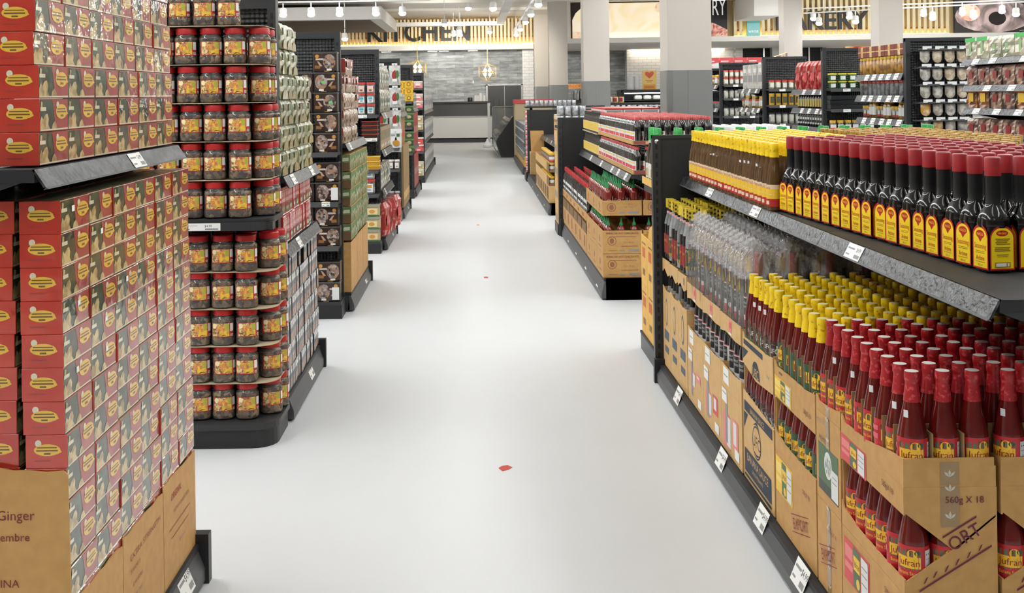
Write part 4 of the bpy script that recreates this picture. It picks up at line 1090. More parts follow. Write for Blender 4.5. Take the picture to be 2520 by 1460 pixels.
# --- seasoning bottles with red caps on the upper shelf
MG = M('seasoning_black', '#0d0a09', .1); MCAP = M('cap_deep_red', '#98121a', .38, noise=(40, '#8a1218', .4, .6)); MY = M('seasoning_yellow', '#f0cf16', .35); MR = M('seasoning_red', '#b3161c', .35); MINK = M('seasoning_ink', '#9a7a1c', .4)
def arch(w, h, y0, cut): return [(-w, y0), (w, y0), (w, y0+h-cut)]+[(w*math.cos(pi*i/12), y0+h-cut+cut*math.sin(pi*i/12)) for i in range(1, 12)]+[(-w, y0+h-cut)]
MNECK = M('neck_sleeve', '#0b0a0a', .45, spec=.3)
def maggi():
    mb = MB()
    mb.lathe([(.030, 0), (.0355, .004), (.036, .012), (.036, .108), (.0352, .116)], MG, 24, sq=4.5, cap=True)
    mb.lathe([(.0372, .114), (.0385, .122), (.0365, .136), (.0295, .152), (.0215, .164), (.0172, .174, MNECK), (.0168, .200, MNECK), (.0168, .245)], MG, 24, sq=2.3)
    for i in range(12):
        a = 2*pi*i/12
        mb.lathe([(.001, -.004), (.0035, -.002), (.004, .002), (.001, .005)], MG, 6, o=(.0335*math.cos(a), .0335*math.sin(a), .140))
    t = mb.build('seasoning_bottle')
    MB().lathe([(.0195, .2435), (.0195, .288), (.0185, .2905), (.0165, .2917), (.0005, .292)], MCAP, 18).build('cap', t)
    f1 = [('p', arch(.0335, .112, 0, .03), MR), ('p', arch(.0295, .101, .004, .026), MY), ('e', 0, .088, .0185, .0105, MR), ('p', [(-.010, .08), (.010, .08), (0, .068)], MR), ('t', 'MAGGI', 0, .0845, .0075, MY, .027), ('t', 'Seasoning', 0, .052, .0135, MR, .05), ('r', -.02, .044, .02, .0455, MINK), ('r', -.02, .04, .02, .0415, MINK), ('t', 'Arôme', 0, .022, .0125, MR, .036), ('r', -.02, .017, .02, .0185, MINK), ('t', '800 ml', 0, .007, .006, MINK, .02)]
    f2 = [('p', arch(.0335, .112, 0, .03), MR), ('p', arch(.0300, .103, .004, .027), MY), ('e', 0, .093, .0165, .0075, MR), ('t', 'MAGGI', 0, .0905, .0055, MY, .024)]+[('r', -.019+.003*(i % 2), .077-i*.0042, .021-.004*(i % 3), .0798-i*.0042, MINK) for i in range(4)]+[('r', -.021, .056-i*.0042, .021-.003*(i % 2), .0588-i*.0042, MINK) for i in range(3)]+[('r', -.016, .038, .016, .040, MINK), ('r', -.014, .034, .014, .0355, MINK), ('r', -.021, .007, .021, .02, MINK), ('r', -.018, .0095, .010, .0175, LBW), ('r', .013, .0095, .018, .0175, LBW)]
    mb = MB(); mb.art(f1, lambda u, v, l: (-.0363-l, -u, .008+v), .0004); mb.art(f2, lambda u, v, l: (u, -.0363-l, .008+v), .0004); mb.build('label', t)
    tag(t, None, 'bottle'); return Proto(t)
MGP = maggi()
for i in range(6):
    for j in range(18):
        q = j/17
        x = 1.322-.105*q+i*.083; y = 2.85+1.44*q+(.018*i if i else 0)
        if not inview(x, y, SHZ+.29, 20) and not inview(x, y, SHZ+.1, 20): continue
        MGP.put((x+R.uniform(-.003, .003), y+R.uniform(-.002, .002), SHZ+.001), R.uniform(-.07, .07)+.10, f'red-capped black seasoning bottle, {nth(j+1)} from near end, {nth(i+1)} row from aisle', 'red-capped seasoning bottles on the upper shelf', skip=() if (i == 0 or j == 0) else ('label',))
# --- fish sauce with yellow caps beyond them
FISH = M('fish_sauce', '#4c3318', .12, noise=(14, '#5d4222', .35, .65)); FY = M('fish_label_yellow', '#e5b92c', .4); FR = M('fish_label_red', '#b01f24', .4); FW = M('fish_label_cream', '#ddc7a4', .4); CAPDIM = M('cap_yellow_dimmed', '#b48a2c', .4, noise=(75, '#7d5d1c', .56, .64))  # last material: yellow cap print darkened, dim light painted into it
def fish(gold=False):
    t = MB().lathe([(.027, 0), (.031, .004), (.0315, .12), (.029, .140), (.0225, .170), (.0165, .195), (.0150, .225)], FISH, 14).build('fish_sauce_bottle' if not gold else 'dim_capped_bottle')
    MB().lathe([(.0185, .208), (.0175, .222), (.0165, .230), (.0178, .234), (.0180, .258), (.0165, .2625), (.0003, .2635)], CAPDIM if gold else CAPY, 14).build('cap', t)
    if not gold:
        a = [('r', -.06, .0, .07, .03, FR, 12), ('r', -.06, .03, .07, .068, FY, 12), ('r', -.06, .068, .07, .085, FW, 12), ('t', 'Patis', -.01, .068, .012, FR, .04), ('r', -.035, .045, .02, .048, FW, 4), ('r', -.02, .008, .0, .022, FW, 2)]
        MB().art(a, cyl(.0317, .018, -3*pi/4), .0004).build('label', t)
    tag(t, None, 'bottle'); return Proto(t)
FS = fish(); GC = fish(True)
for i in range(8):
    for j in range(24):
        x = 1.168+i*.071; y = 4.355+j*.0675
        o = FS.put((x+R.uniform(-.002, .002), y+R.uniform(-.002, .002), SHZ+.001), R.uniform(-.25, .25), f'yellow-capped fish sauce bottle, {nth(j+1)} from near end, {nth(i+1)} row from aisle', 'yellow-capped fish sauce bottles on the upper shelf', skip=() if i == 0 else ('label',))
        if i == 0 and R.random() < .6: sticker(o, .0235, .155+R.uniform(-.012, .012), -pi*.85-o.rotation_euler[2], .011, .011)
for i in range(7):
    for j in range(36):
        x = 1.86+i*.078; y = 3.25+j*.077
        if not inview(x, y, SHZ+.26, 0): continue
        GC.put((x+R.uniform(-.004, .004), y+R.uniform(-.004, .004), SHZ+.001), 0, f'dim-painted yellow-capped bottle behind red and yellow caps, {nth(j+1)} from near end, {nth(i+1)} row back', 'dim-painted yellow-capped bottles on the rear half of the unit')

# --- far end cap of this unit: yellow cartons and green-capped bottles
YCART = M('carton_yellow', '#d9a84e', .7, noise=(20, '#e0b25c', .4, .6)); GCAP = M('cap_green', '#35a24c', .4, noise=(70, '#59b96a', .5, .62)); WLAB = M('label_white', '#d8d8d2', .5); OLIV = M('label_olive_green', '#77802a', .5)
t = thing('end_cap_unit', 'dark low end cap at the far end of the sauce shelving, with green-capped bottles', 'shelving')
MB().box(1.025, 2.6, 6.23, 6.98, 0, .10, CHARC).box(1.02, 2.6, 6.235, 6.975, .10, .115, SHELFM).build('base_deck', t)
mb = MB(); slab(mb, [(1.08, 6.23), (1.0, 6.3), (1.0, 6.6), (1.08, 6.72), (2.6, 6.72), (2.6, 6.23)], 1.02, 1.06, CHARC); sh = mb.build('shelf', t)
MB().prism([(.995, 6.27, 1.06), (.995, 6.64, 1.06), (.995, 6.64, 1.10), (.995, 6.27, 1.10)], (.006, 0, 0), YCART).build('shelf_lip', sh)
def greencap():
    t = MB().lathe([(.030, 0), (.034, .005), (.034, .13), (.026, .18), (.015, .235), (.0145, .29)], M('dark_amber', '#2a1a12', .12, coat=1), 14).build('green_capped_bottle')
    MB().lathe([(.017, .255), (.017, .325), (.015, .332), (.0005, .333)], GCAP, 14).lathe([(.0155, .24), (.0172, .256)], M('neck_foil', '#c9c7c0', .4), 14, cap=False).build('cap', t)
    MB().art([('r', -.05, 0, .07, .105, WLAB, 12), ('r', -.05, 0, .07, .02, OLIV, 12), ('r', -.01, .03, .004, .075, M('label_tan', '#b08348', .5), 2)], cyl(.0342, .02, -pi*.9), .0004).build('label', t)
    tag(t, None, 'bottle'); return Proto(t)
GB = greencap()
for i in range(14):
    for j in range(2 if i else 4):
        GB.put((1.04+i*.118, 6.30+j*.085, 1.061), R.uniform(-.3, .3), f'green-capped bottle on the far end cap, {nth(i+1)} from the aisle, {nth(j+1)} row back', 'green-capped bottles on the far end cap')
for k in range(3):
    for i in range(2):
        y_0 = 6.25+.235*k
        c = carton(f'yellow carton stacked on the far end cap, {["near","middle","far"][k]} pile, {["lower","upper"][i]} one', 1.03, 1.285, y_0, y_0+.23, .116+i*.302, .30, mat=YCART, group='yellow cartons on the far end cap',
                   artx=[('r', .05, .17, .16, .23, M('print_orange', '#c9632e', .6)), ('r', .06, .06, .15, .10, M('print_brown', '#8a6432', .6)), ('r', .04, .25, .19, .26, MATS['print_brown'])])
    GB.put((1.10, 6.30+.22*k, .72), 0, f'green-capped bottle standing on the yellow cartons, {["near","middle","far"][k]} one', 'green-capped bottles on the yellow cartons')
mb = MB().prism([(1.035, 6.26, .72), (1.035, 6.70, .72), (1.035, 6.66, .78), (1.035, 6.40, .86), (1.035, 6.30, .84)], (.004, 0, 0), YCART)
tag(mb.build('carton_flap'), 'torn yellow carton flap standing at the end-cap corner', 'carton')
# keep unused prototypes out of the scene
# ------------------------------------------------------------------ left, farther along the aisle
def packproto(name, w, d, h, base, art, ch=.004, cat='packet', artf=None, crumple=0.):
    """a pack whose printed face looks to +X (w along Y, d along X); origin at the middle of its foot"""
    mb = MB()
    if crumple:
        nx, nz = 5, 6; vs = []; fs = []
        ring = [(-d/2, -w/2), (d/2, -w/2), (d/2, 0), (d/2, w/2), (-d/2, w/2)]
        ring = [(-d/2, -w/2), (0, -w/2-.003), (d/2, -w/2), (d/2+.004, -w/4), (d/2+.006, 0), (d/2+.004, w/4), (d/2, w/2), (0, w/2+.003), (-d/2, w/2), (-d/2-.003, 0)]
        n = len(ring)
        for k in range(nz+1):
            q = k/nz; sc = 1-.05*(abs(q-.5)*2)**2
            for (a, b) in ring:
                vs.append((a*sc*(1-.35*(q > .95))+R.uniform(-crumple, crumple), b*(1-.03*(q > .95))+R.uniform(-crumple, crumple)*.6, h*q+R.uniform(-.002, .002)*(0 < k < nz)))
        fs = [(k*n+i, k*n+(i+1) % n, (k+1)*n+(i+1) % n, (k+1)*n+i) for k in range(nz) for i in range(n)]+[tuple(range(n-1, -1, -1)), tuple(nz*n+i for i in range(n))]
        mb.add(vs, fs, base, False)
    else:
        mb.box(-d/2, d/2, -w/2, w/2, 0, h, base, ch)
    o = d/2+(.0075 if crumple else 0)
    if art: mb.art(art, planeX(o, -w/2, 0), .0008)
    if artf: mb.art(artf, planeY(-w/2-(.004 if crumple else 0), -d/2, 0), .0008)
    t = mb.build(name); tag(t, None, cat)
    return Proto(t)
def faceY(proto_fn): pass

def endcap(label, y0, yp, xr, xl, shelves, h=2.07, base=.12, tags=()):
    """end-cap unit looking to -Y: base, shelves (z), pegboard back panel at yp with its upright at the aisle side"""
    t = thing('end_cap_unit', label, 'shelving')
    MB().box(xl, xr, y0, yp, 0, base-.02, BLACKM).box(xl, xr-.005, y0-.004, yp, base-.02, base, CHARC).build('base_deck', t)
    for z in shelves:
        sh = MB().box(xl, xr-.02, y0+.01, yp, z-.022, z, SHELFM).build('shelf', t)
        MB().box(xl, xr-.02, y0, y0+.012, z-.034, z+.002, RAILM).build('price_rail', sh)
    MB().box(xl, xr-.055, yp, yp+.03, 0, h, PEG).build('back_panel', t)
    mb = MB(); post(mb, xr-.055, xr-.012, yp-.015, yp+.029, 0, h+.005, step=.07); mb.box(xl, xr-.02, yp-.01, yp+.03, h-.045, h+.005, CHARC); mb.build('upright_post', t)
    for (z, x, w) in tags:
        MB().art(tagart(w, .034) if z > .2 else tagart(w, .07), planeY(y0-.001, x, z-.032), .0008).build('price_tag', t)
    return t

GB1 = M('bag_green', '#7d8a63', .35, coat=.9, coat_r=.12, noise=(16, '#b9b190', .36, .66), bump=(26, .8)); GB2 = M('bag_dark_green', '#3b6a34', .4, coat=.6); GBB = M('bag_beige', '#b7a77c', .4, coat=.8, noise=(30, '#8d8a62', .4, .6))
gbag = packproto('green_packet', .168, .085, .125, GB1, [('p', [(.02, .0), (.15, .0), (.14, .035), (.08, .05), (.03, .03)], GBB), ('r', .03, .07, .14, .105, M('bag_pale_green', '#93a07a', .35, coat=.9, noise=(22, '#5f7350', .4, .6)))], crumple=.004)
BOXD = M('pack_black', '#1d1e20', .35, coat=.4); SILV = M('pack_silver', '#9a9a98', .3, coat=.5, noise=(40, '#c3bdb4', .4, .6)); SILD = M('pack_steel', '#5a6069', .35); PNKB = M('pack_flesh', '#b08a76', .4)
bpack = packproto('dark_packet', .062, .13, .112, {'*': BOXD, '+x': SILV}, [('r', .004, .05, .058, .075, SILD), ('r', .01, .08, .05, .095, LBW), ('e', .03, .03, .02, .02, PNKB), ('r', .004, .002, .058, .01, BOXD)], .002)
RP = M('pack_red', '#b01c1c', .3, coat=.5); RPW = M('pack_white_script', '#eadfd8', .4); CHOC = M('pack_biscuit', '#6d4a33', .4)
rpack = packproto('red_packet', .104, .07, .142, RP, [('t', 'Tin Tin', .05, .095, .032, RPW, .088), ('t', 'Handballs', .052, .068, .022, RPW, .09), ('p', [(.006, .012), (.098, .012), (.098, .045), (.06, .058), (.006, .05)], CHOC), ('e', .05, .032, .03, .012, GBB), ('r', .006, .004, .098, .010, RPW)], .003)
t = gondola('tall dark shelving unit behind the mushroom jars, green packets above and dark packets below', -.905, 5.50, 6.63, 1, .5, 2.07, [(1.205, -.94, 5.5, 6.62, (5.66, 6.3)), (.862, -.94, 5.5, 6.62, (5.82,))], deck=.135, tags=(6.1,), endpost=(6.62,), rh=.05)
for k in range(6):
    for j in range(6 if k < 4 else 3):
        gbag.put((-.995+R.uniform(-.006, .006), 5.59+j*.172, 1.207+k*.127), R.uniform(-.06, .06), f'glossy green packet behind the jars, {nth(k+1)} layer up, {nth(j+1)} from near end', 'green packets behind the jars')
for k in range(2):
    for j in range(9):
        rpack.put((-.985+R.uniform(-.004, .004), 5.56+j*.108, .864+k*.145), R.uniform(-.05, .05), f'red packet under the green packets, {["lower","upper"][k]} layer, {nth(j+1)} from near end', 'red packets with white script')
for k in range(6):
    for j in range(16):
        if k == 5 and j in (7, 10): continue
        bpack.put((-.998+R.uniform(-.004, .004)-(.02 if (k, j) in ((5, 5),) else 0), 5.54+j*.068, .137+k*.1135), 0, f'slim dark packet on base deck, {nth(k+1)} layer up, {nth(j+1)} from near end', 'slim dark packets on the base deck')

# meal trays on the next end cap
TRB = M('tray_black', '#1c1715', .3, coat=.6); TRBR = M('tray_brown', '#3a2418', .35, coat=.6, noise=(30, '#2a1a12', .4, .6)); NUT = M('tray_photo', '#8f7f76', .5, coat=.5, vor=(60, ['#3c2f2a', '#8a7a72', '#b5a8a0', '#6b5c54', '#a0785c'])); TRO = M('tray_orange', '#c08a35', .4, coat=.5)
def traybox(flip):
    w, h, d = .172, .142, .09
    mb = MB().box(-w/2, w/2, -d, 0, 0, h, {'*': TRB, '-y': TRBR}, .004).box(-w/2-.003, w/2+.003, -d-.003, .003, h-.012, h-.004, M('tray_rim', '#55524f', .25, coat=1))
    m = (lambda x: w-x) if flip else (lambda x: x)
    mb.art([('e', m(.118), .070, .045, .054, NUT), ('e', m(.03), .11, .014, .013, TRO), ('r', min(m(.02), m(.075)), .082, max(m(.02), m(.075)), .095, M('tray_text', '#b9ada6', .5)), ('p', [(m(.03), .075), (m(.045), .07), (m(.068), .04), (m(.05), .035)], PNKB), ('p', [(m(.015), .045), (m(.055), .04), (m(.05), .02), (m(.012), .022)], M('tray_tan', '#85592c', .5)), ('r', min(m(.1), m(.135)), .006, max(m(.1), m(.135)), .018, LBW), ('r', min(m(.08), m(.12)), .0, max(m(.08), m(.12)), .004, TRO)], planeY(-d-.0005, -w/2, 0), .0008)
    t = mb.build('snack_tray'); tag(t, None, 'tray'); return Proto(t)
TRA, TRF = traybox(False), traybox(True)
endcap('tall dark end cap with stacked black snack trays', 8.02, 8.25, -.965, -1.95, (1.195, .838, .52), tags=((.84, -1.10, .06),))
for (z0, n, nm) in ((1.197, 5, 'top'), (.84, 2, 'second'), (.522, 2, 'third'), (.122, 2, 'bottom')):
    for k in range(n):
        for c in range(3):
            if c == 2 and nm == 'top': continue
            if nm == 'top' and k == 4 and c: continue
            p = TRF if (k+len(nm)+c) % 3 == 0 else TRA
            o = p.put((-1.065+R.uniform(-.006, .006)-c*.182, 8.14, z0+k*.1455), R.uniform(-.03, .03), f'black snack tray on the {nm} shelf, {nth(k+1)} layer up, {nth(c+1)} from aisle', 'black snack trays')
            if (nm, k, c) in (('second', 0, 0), ('bottom', 0, 0)):
                MB().art([('r', 0, 0, .05, .09, LBW)], planeY(-.097, .03, .012), .001).build('price_card', o)
            if (nm, k, c) in (('top', 3, 0), ('top', 2, 0)):
                MB().art([('r', 0, 0, .022, .016, M('sticker_lime', '#58c46a', .5))], planeY(-.0945, -.03 if k == 3 else .03, .06), .001).build('price_sticker', o)
# gondola 3: red and beige packets, green cartons
RW = M('pack_beige', '#b49a80', .35, coat=.9, coat_r=.15, noise=(22, '#8f7460', .38, .64), bump=(30, .6)); RWR = M('pack_crimson', '#9c2a2a', .35, coat=.8)
rw = packproto('beige_packet', .158, .09, .126, RW, [('r', .02, .02, .138, .05, M('pack_tan', '#9a7f66', .4, coat=.8))], crumple=.004, artf=[('r', .005, .06, .085, .12, RWR), ('e', .045, .035, .03, .022, TRO)])
rwt = packproto('red_topped_packet', .158, .09, .126, RW, [('r', .0, .06, .158, .126, RWR), ('r', .05, .075, .11, .11, RPW)], crumple=.004, artf=[('r', .005, .02, .085, .12, RWR)])
gondola('tall dark shelving unit behind the snack trays, beige packets over green cartons', -.905, 8.28, 9.69, 1, .5, 2.07, [(1.245, -.955, 8.28, 9.68, (8.45,))], deck=.14, tags=(9.2,), endpost=(9.68,), rh=.05)
for k in range(5):
    for j in range(6 if k < 4 else 3):
        if k == 4: z = 1.247+k*.128
        (rwt if k >= 3 or (k, j) == (2, 5) else rw).put((-1.01+R.uniform(-.006, .006), 8.38+j*.164+(.0 if k < 4 else .1), 1.247+k*.128), R.uniform(-.06, .06), f'glossy beige packet above the green cartons, {nth(k+1)} layer up, {nth(j+1)} from the near end', 'beige packets above the green cartons')
GCT = M('carton_green', '#55703f', .5, noise=(30, '#6c8450', .4, .6)); GCP = M('carton_pale', '#c9c7ac', .5)
def greencarton():
    w, d, h = .425, .20, .122
    mb = MB().box(-d/2, d/2, -w/2, w/2, 0, h, {'*': CARD, '+x': GCT, '-y': M('carton_brown_side', '#6b4f30', .7)}, .002)
    it = []
    rr = random.Random(3)
    for i in range(9):
        u = .02+i*.044; v = rr.uniform(.015, .06)
        it += [('p', [(u, v), (u+.012, v+.005), (u+.02, v+.045), (u+.008, v+.05)], GCP), ('r', u+.016, v-.01, u+.028, v+.02, CARD), ('e', u+.03, v+.035, .009, .011, GCP)]
    mb.art(it, planeX(d/2, -w/2, 0), .0012)
    mb.art([('r', 0, .062, .2, .122, GCT), ('p', [(.12, .07), (.19, .075), (.19, .1), (.15, .098)], GCP)], planeY(-w/2, -d/2, 0), .0012)
    t = mb.build('green_carton'); tag(t, None, 'carton'); return Proto(t)
GCN = greencarton()
for k in range(8):
    for j in range(3):
        z = .142+k*.1285
        if k < 3:
            if k == 0:
                carton(f'plain brown carton at the foot of the green cartons, {nth(j+1)} from the near end', -1.115, -.925, 8.30+j*.44, 8.30+j*.44+.43, .142, .37, group='brown cartons under the green ones', name='brown_carton', artx=())
            continue
        GCN.put((-1.022+R.uniform(-.004, .004), 8.51+j*.44, z), R.uniform(-.012, .012), f'green and brown carton behind the snack trays, {nth(k-2)} layer up, {nth(j+1)} from the near end', 'green cartons in a stack')

# end cap 4: small tubs and trays
def tubproto(name, r, h, lid, body, lab, sq=3.5):
    mb = MB().lathe([(r*.92, 0), (r, .006), (r, h*.78), (r*.9, h*.82)], body, 12, sq=sq)
    mb.lathe([(r*1.03, h*.82), (r*1.03, h*.97), (r*.95, h)], lid, 12, sq=sq)
    mb.art([('r', -r*.72, 0, r*.72, h*.56, lab[0]), ('r', -r*.5, h*.28, r*.5, h*.5, lab[1]), ('e', 0, h*.16, r*.4, h*.08, lab[2])], planeY(-r*1.005, 0, h*.12), .001)
    t = mb.build(name); tag(t, None, 'tub'); return Proto(t)
CLP = M('tub_clear_grey', '#8d9093', .2, coat=.8, noise=(20, '#55504c', .4, .65)); TEALL = M('tub_teal', '#3b9fae', .45); PINKL = M('tub_pink', '#d9b9ae', .5)
tubA = tubproto('red_lidded_tub', .042, .108, M('lid_bright_red', '#c23a2f', .4), CLP, (LBW, TEALL, INKG))
tubB = tubproto('pink_labelled_tub', .042, .108, MATS['lid_bright_red'], CLP, (PINKL, PINKL, CHOC))
tubC = tubproto('large_red_lidded_tub', .055, .15, MATS['lid_bright_red'], CLP, (LBW, TRO, M('tub_blue', '#8aa6c0', .5)))
endcap('tall dark end cap with red-lidded tubs and small trays', 11.29, 11.5, -.955, -1.9, (1.405, 1.17, .845, .6), tags=((1.405, -1.17, .09), (1.17, -1.12, .14)))
for k in range(3):
    for c in range(2):
        (tubB if k == 2 else tubA).put((-1.045-c*.092, 11.37, 1.408+k*.109), 0, f'small red-lidded tub on the end cap, {nth(k+1)} layer up, {nth(c+1)} from the aisle', 'small red-lidded tubs')
for k in range(2): tubC.put((-1.07, 11.38, .603+k*.101 if False else .603+k*.152), 0, f'large clear tub with red lid under the yellow trays, {["lower","upper"][k]} one', 'large clear tubs')
def flat(name, w, d, h, base, rim, cat='tray', art=None):
    mb = MB().box(-w/2, w/2, -d/2, d/2, 0, h*.75, base, .003).box(-w/2-.005, w/2+.005, -d/2-.005, d/2+.005, h*.75, h, rim, .002)
    if art: mb.art(art, planeY(-d/2-.006, -w/2, 0), .001)
    t = mb.build(name); tag(t, None, cat); return Proto(t)
fr = flat('dark_food_tray', .155, .14, .042, TRBR, M('rim_red', '#9c3a30', .4)); fy = flat('yellow_food_tray', .14, .14, .045, M('tray_mustard', '#b5862a', .4), M('rim_yellow', '#dcb63a', .35))
for k in range(4): fr.put((-1.055, 11.385, 1.172+k*.043), 0, f'dark food tray with red rim on the end cap, {nth(k+1)} from below', 'red-rimmed food trays')
for k in range(3): fy.put((-1.035, 11.385, .847+k*.046), 0, f'yellow-rimmed food tray on the end cap, {nth(k+1)} from below', 'yellow-rimmed food trays')
bg = flat('beige_snack_box', .15, .14, .125, M('box_beige', '#b9a174', .5), M('box_clear', '#8f8f80', .25, coat=.8), 'box', [('r', .02, .02, .13, .08, M('box_cream', '#d4c296', .5)), ('e', .075, .05, .03, .02, TRO), ('r', .0, .0, .15, .015, GB2)])
for k in range(3): bg.put((-1.045, 11.385, .122+k*.127), R.uniform(-.05, .05), f'beige snack box at the foot of the end cap, {nth(k+1)} from below', 'beige snack boxes')
# gondola 4
gondola('tall dark shelving unit behind the red-lidded tubs', -.905, 11.53, 12.93, 1, .5, 2.07, [(1.42, -.955, 11.53, 12.92, (11.9,)), (1.03, -.955, 11.53, 12.92, (11.8,)), (.62, -.955, 11.53, 12.92, (11.75,))], deck=.14, tags=(12.3,), endpost=(12.92,), rh=.06)
CLB = M('bag_clear_grey', '#b9b5a8', .25, coat=.9, noise=(18, '#7b8460', .4, .62)); KRF = M('box_kraft', '#a08a6c', .6); REDB = M('bag_red', '#b4302b', .3, coat=.8, noise=(20, '#d9a59a', .55, .7))
cb = packproto('clear_packet', .20, .07, .24, CLB, [('r', .05, .07, .15, .17, LBW), ('r', .07, .1, .13, .15, GB2)], crumple=.004)
for j in range(6): cb.put((-1.0, 11.66+j*.22, 1.422), 0, f'clear packet on the top shelf behind the red-lidded tubs, {nth(j+1)} from the near end', 'clear packets on the top shelf')
for j in range(6): cb.put((-1.01, 11.66+j*.22, 1.422+.245), 0, f'clear packet lying over the top shelf packets, {nth(j+1)} from the near end', 'clear packets on the top shelf')
kb = packproto('kraft_box', .20, .12, .24, KRF, [('r', .02, .1, .18, .2, GBB), ('r', .04, .03, .12, .06, LBW)])
for j in range(6): kb.put((-1.02, 11.66+j*.22, 1.032), 0, f'kraft box on the middle shelf behind the red-lidded tubs, {nth(j+1)} from the near end', 'kraft boxes on the middle shelf')
for j in range(6): cb.put((-1.01, 11.66+j*.22, .622), 0, f'clear packet on the low shelf behind the red-lidded tubs, {nth(j+1)} from the near end', 'clear packets on the low shelf')
rb = packproto('red_bag', .26, .16, .34, REDB, [('r', .06, .1, .2, .2, LBR)], crumple=.012, cat='bag')
for j in range(4): rb.put((-1.0+.02*j, 11.72+j*.29, .142), R.uniform(-.15, .15), f'plump red bag on the base deck behind the red-lidded tubs, {nth(j+1)} from the near end', 'plump red bags')
# end cap 5: hanging bags
endcap('tall dark end cap with hanging clear bags of chillies', 14.15, 14.4, -.93, -1.9, (.93, .66), tags=())
def hang():
    w, h = .148, .25
    vs = [(-w/2, -.004, 0), (w/2, -.004, 0), (w/2, -.006, h), (-w/2, -.006, h), (-w*.3, -.03, h*.35), (w*.3, -.03, h*.35), (w*.3, -.02, h*.75), (-w*.3, -.02, h*.75), (-w/2, 0, 0), (w/2, 0, 0), (w/2, 0, h), (-w/2, 0, h)]
    BGW = M('bag_white', '#c9c8c4', .25, coat=.9, noise=(14, '#a5a49f', .4, .6), bump=(20, .5))
    mb = MB().add(vs, [(0, 1, 5, 4), (1, 2, 6, 5), (2, 3, 7, 6), (3, 0, 4, 7), (4, 5, 6, 7), (8, 11, 10, 9), (0, 8, 9, 1), (1, 9, 10, 2), (2, 10, 11, 3), (3, 11, 8, 0)], BGW)
    mb.art([('e', -.005, h*.5, .03, .055, M('chilli_red', '#8f2320', .5)), ('e', .035, h*.55, .02, .05, GB2), ('e', .005, h*.62, .012, .04, RWR), ('r', -.03, .045, .03, .08, LBW)], planeY(-.032, 0, 0), .002)
    t = mb.build('hanging_bag')
    MB().box(-.035, .035, -.012, -.006, h, h+.028, LBW).build('header_card', t)
    MB().box(-.004, .004, -.06, .12, h+.006, h+.014, BLACKM).build('peg_hook', t)
    tag(t, None, 'bag'); return Proto(t)
HB = hang()
for k in range(4):
    for c in range(2):
        HB.put((-1.0-c*.17, 14.25, 1.73-k*.285), 0, f'clear bag of chillies hanging on the end cap, {nth(k+1)} row down, {nth(c+1)} from the aisle', 'hanging chilli bags')
pw = flat('white_snack_pack', .15, .05, .24, LBW, LBW, 'packet', [('e', .085, .06, .045, .04, TRO), ('r', .09, .14, .13, .18, GB2), ('r', .02, .15, .07, .17, INKG)])
pw.put((-1.0, 14.24, .932), 0, 'white snack pack with an orange fruit on the end cap under the chilli bags')
smj = tubproto('small_white_jar', .034, .12, LBW, M('jar_amber', '#7d6a55', .3, coat=.6), (LBW, LBW, INKG), 2.); dkj = tubproto('small_black_jar', .034, .12, M('lid_silver', '#9a9a9a', .3), M('jar_black', '#2a2a2c', .3, coat=.6), (INKG, LBW, INK), 2.)
for c in range(3):
    smj.put((-.985-c*.075, 14.22, .662), 0, f'small white-lidded jar under the snack pack, {nth(c+1)} from the aisle', 'small white-lidded jars')
    dkj.put((-.985-c*.075, 14.22, .262), 0, f'small black jar at the foot of the end cap, {nth(c+1)} from the aisle, upper', 'small black jars')
    dkj.put((-.985-c*.075, 14.22, .14), 0, f'small black jar at the foot of the end cap, {nth(c+1)} from the aisle, lower', 'small black jars')
# gondola 5: tall brown boxes and bundles
gondola('tall dark shelving unit behind the chilli bags with tall brown boxes', -.905, 14.43, 15.75, 1, .5, 2.05, [(1.38, -.955, 14.43, 15.74, ())], deck=.14, tags=(15.2,), endpost=(15.74,), rh=.06)
tb = packproto('tall_brown_box', .30, .14, .80, M('box_brown_tall', '#93774f', .7), [('r', .03, .1, .27, .2, CARDL), ('r', .05, .3, .06, .7, CARDD)])
for j in range(4): tb.put((-.985, 14.60+j*.31, .142), 0, f'tall brown box standing behind the chilli bags, {nth(j+1)} from the near end', 'tall brown boxes')
st = packproto('stick_bundle', .14, .07, .36, M('sticks_tan', '#b99a66', .6, wave=(30, '#8f3a2a', 'Y')), [('r', 0, .1, .14, .16, LBR)], .006)
for j in range(6): st.put((-1.0, 14.55+j*.2, .945), 0, f'bundle of red and tan sticks on the tall brown boxes, {nth(j+1)} from the near end', 'stick bundles on the brown boxes')
for j in range(6): cb.put((-1.0, 14.56+j*.21, 1.382), 0, f'clear packet on the shelf over the stick bundles, {nth(j+1)} from the near end', 'clear packets over the stick bundles')
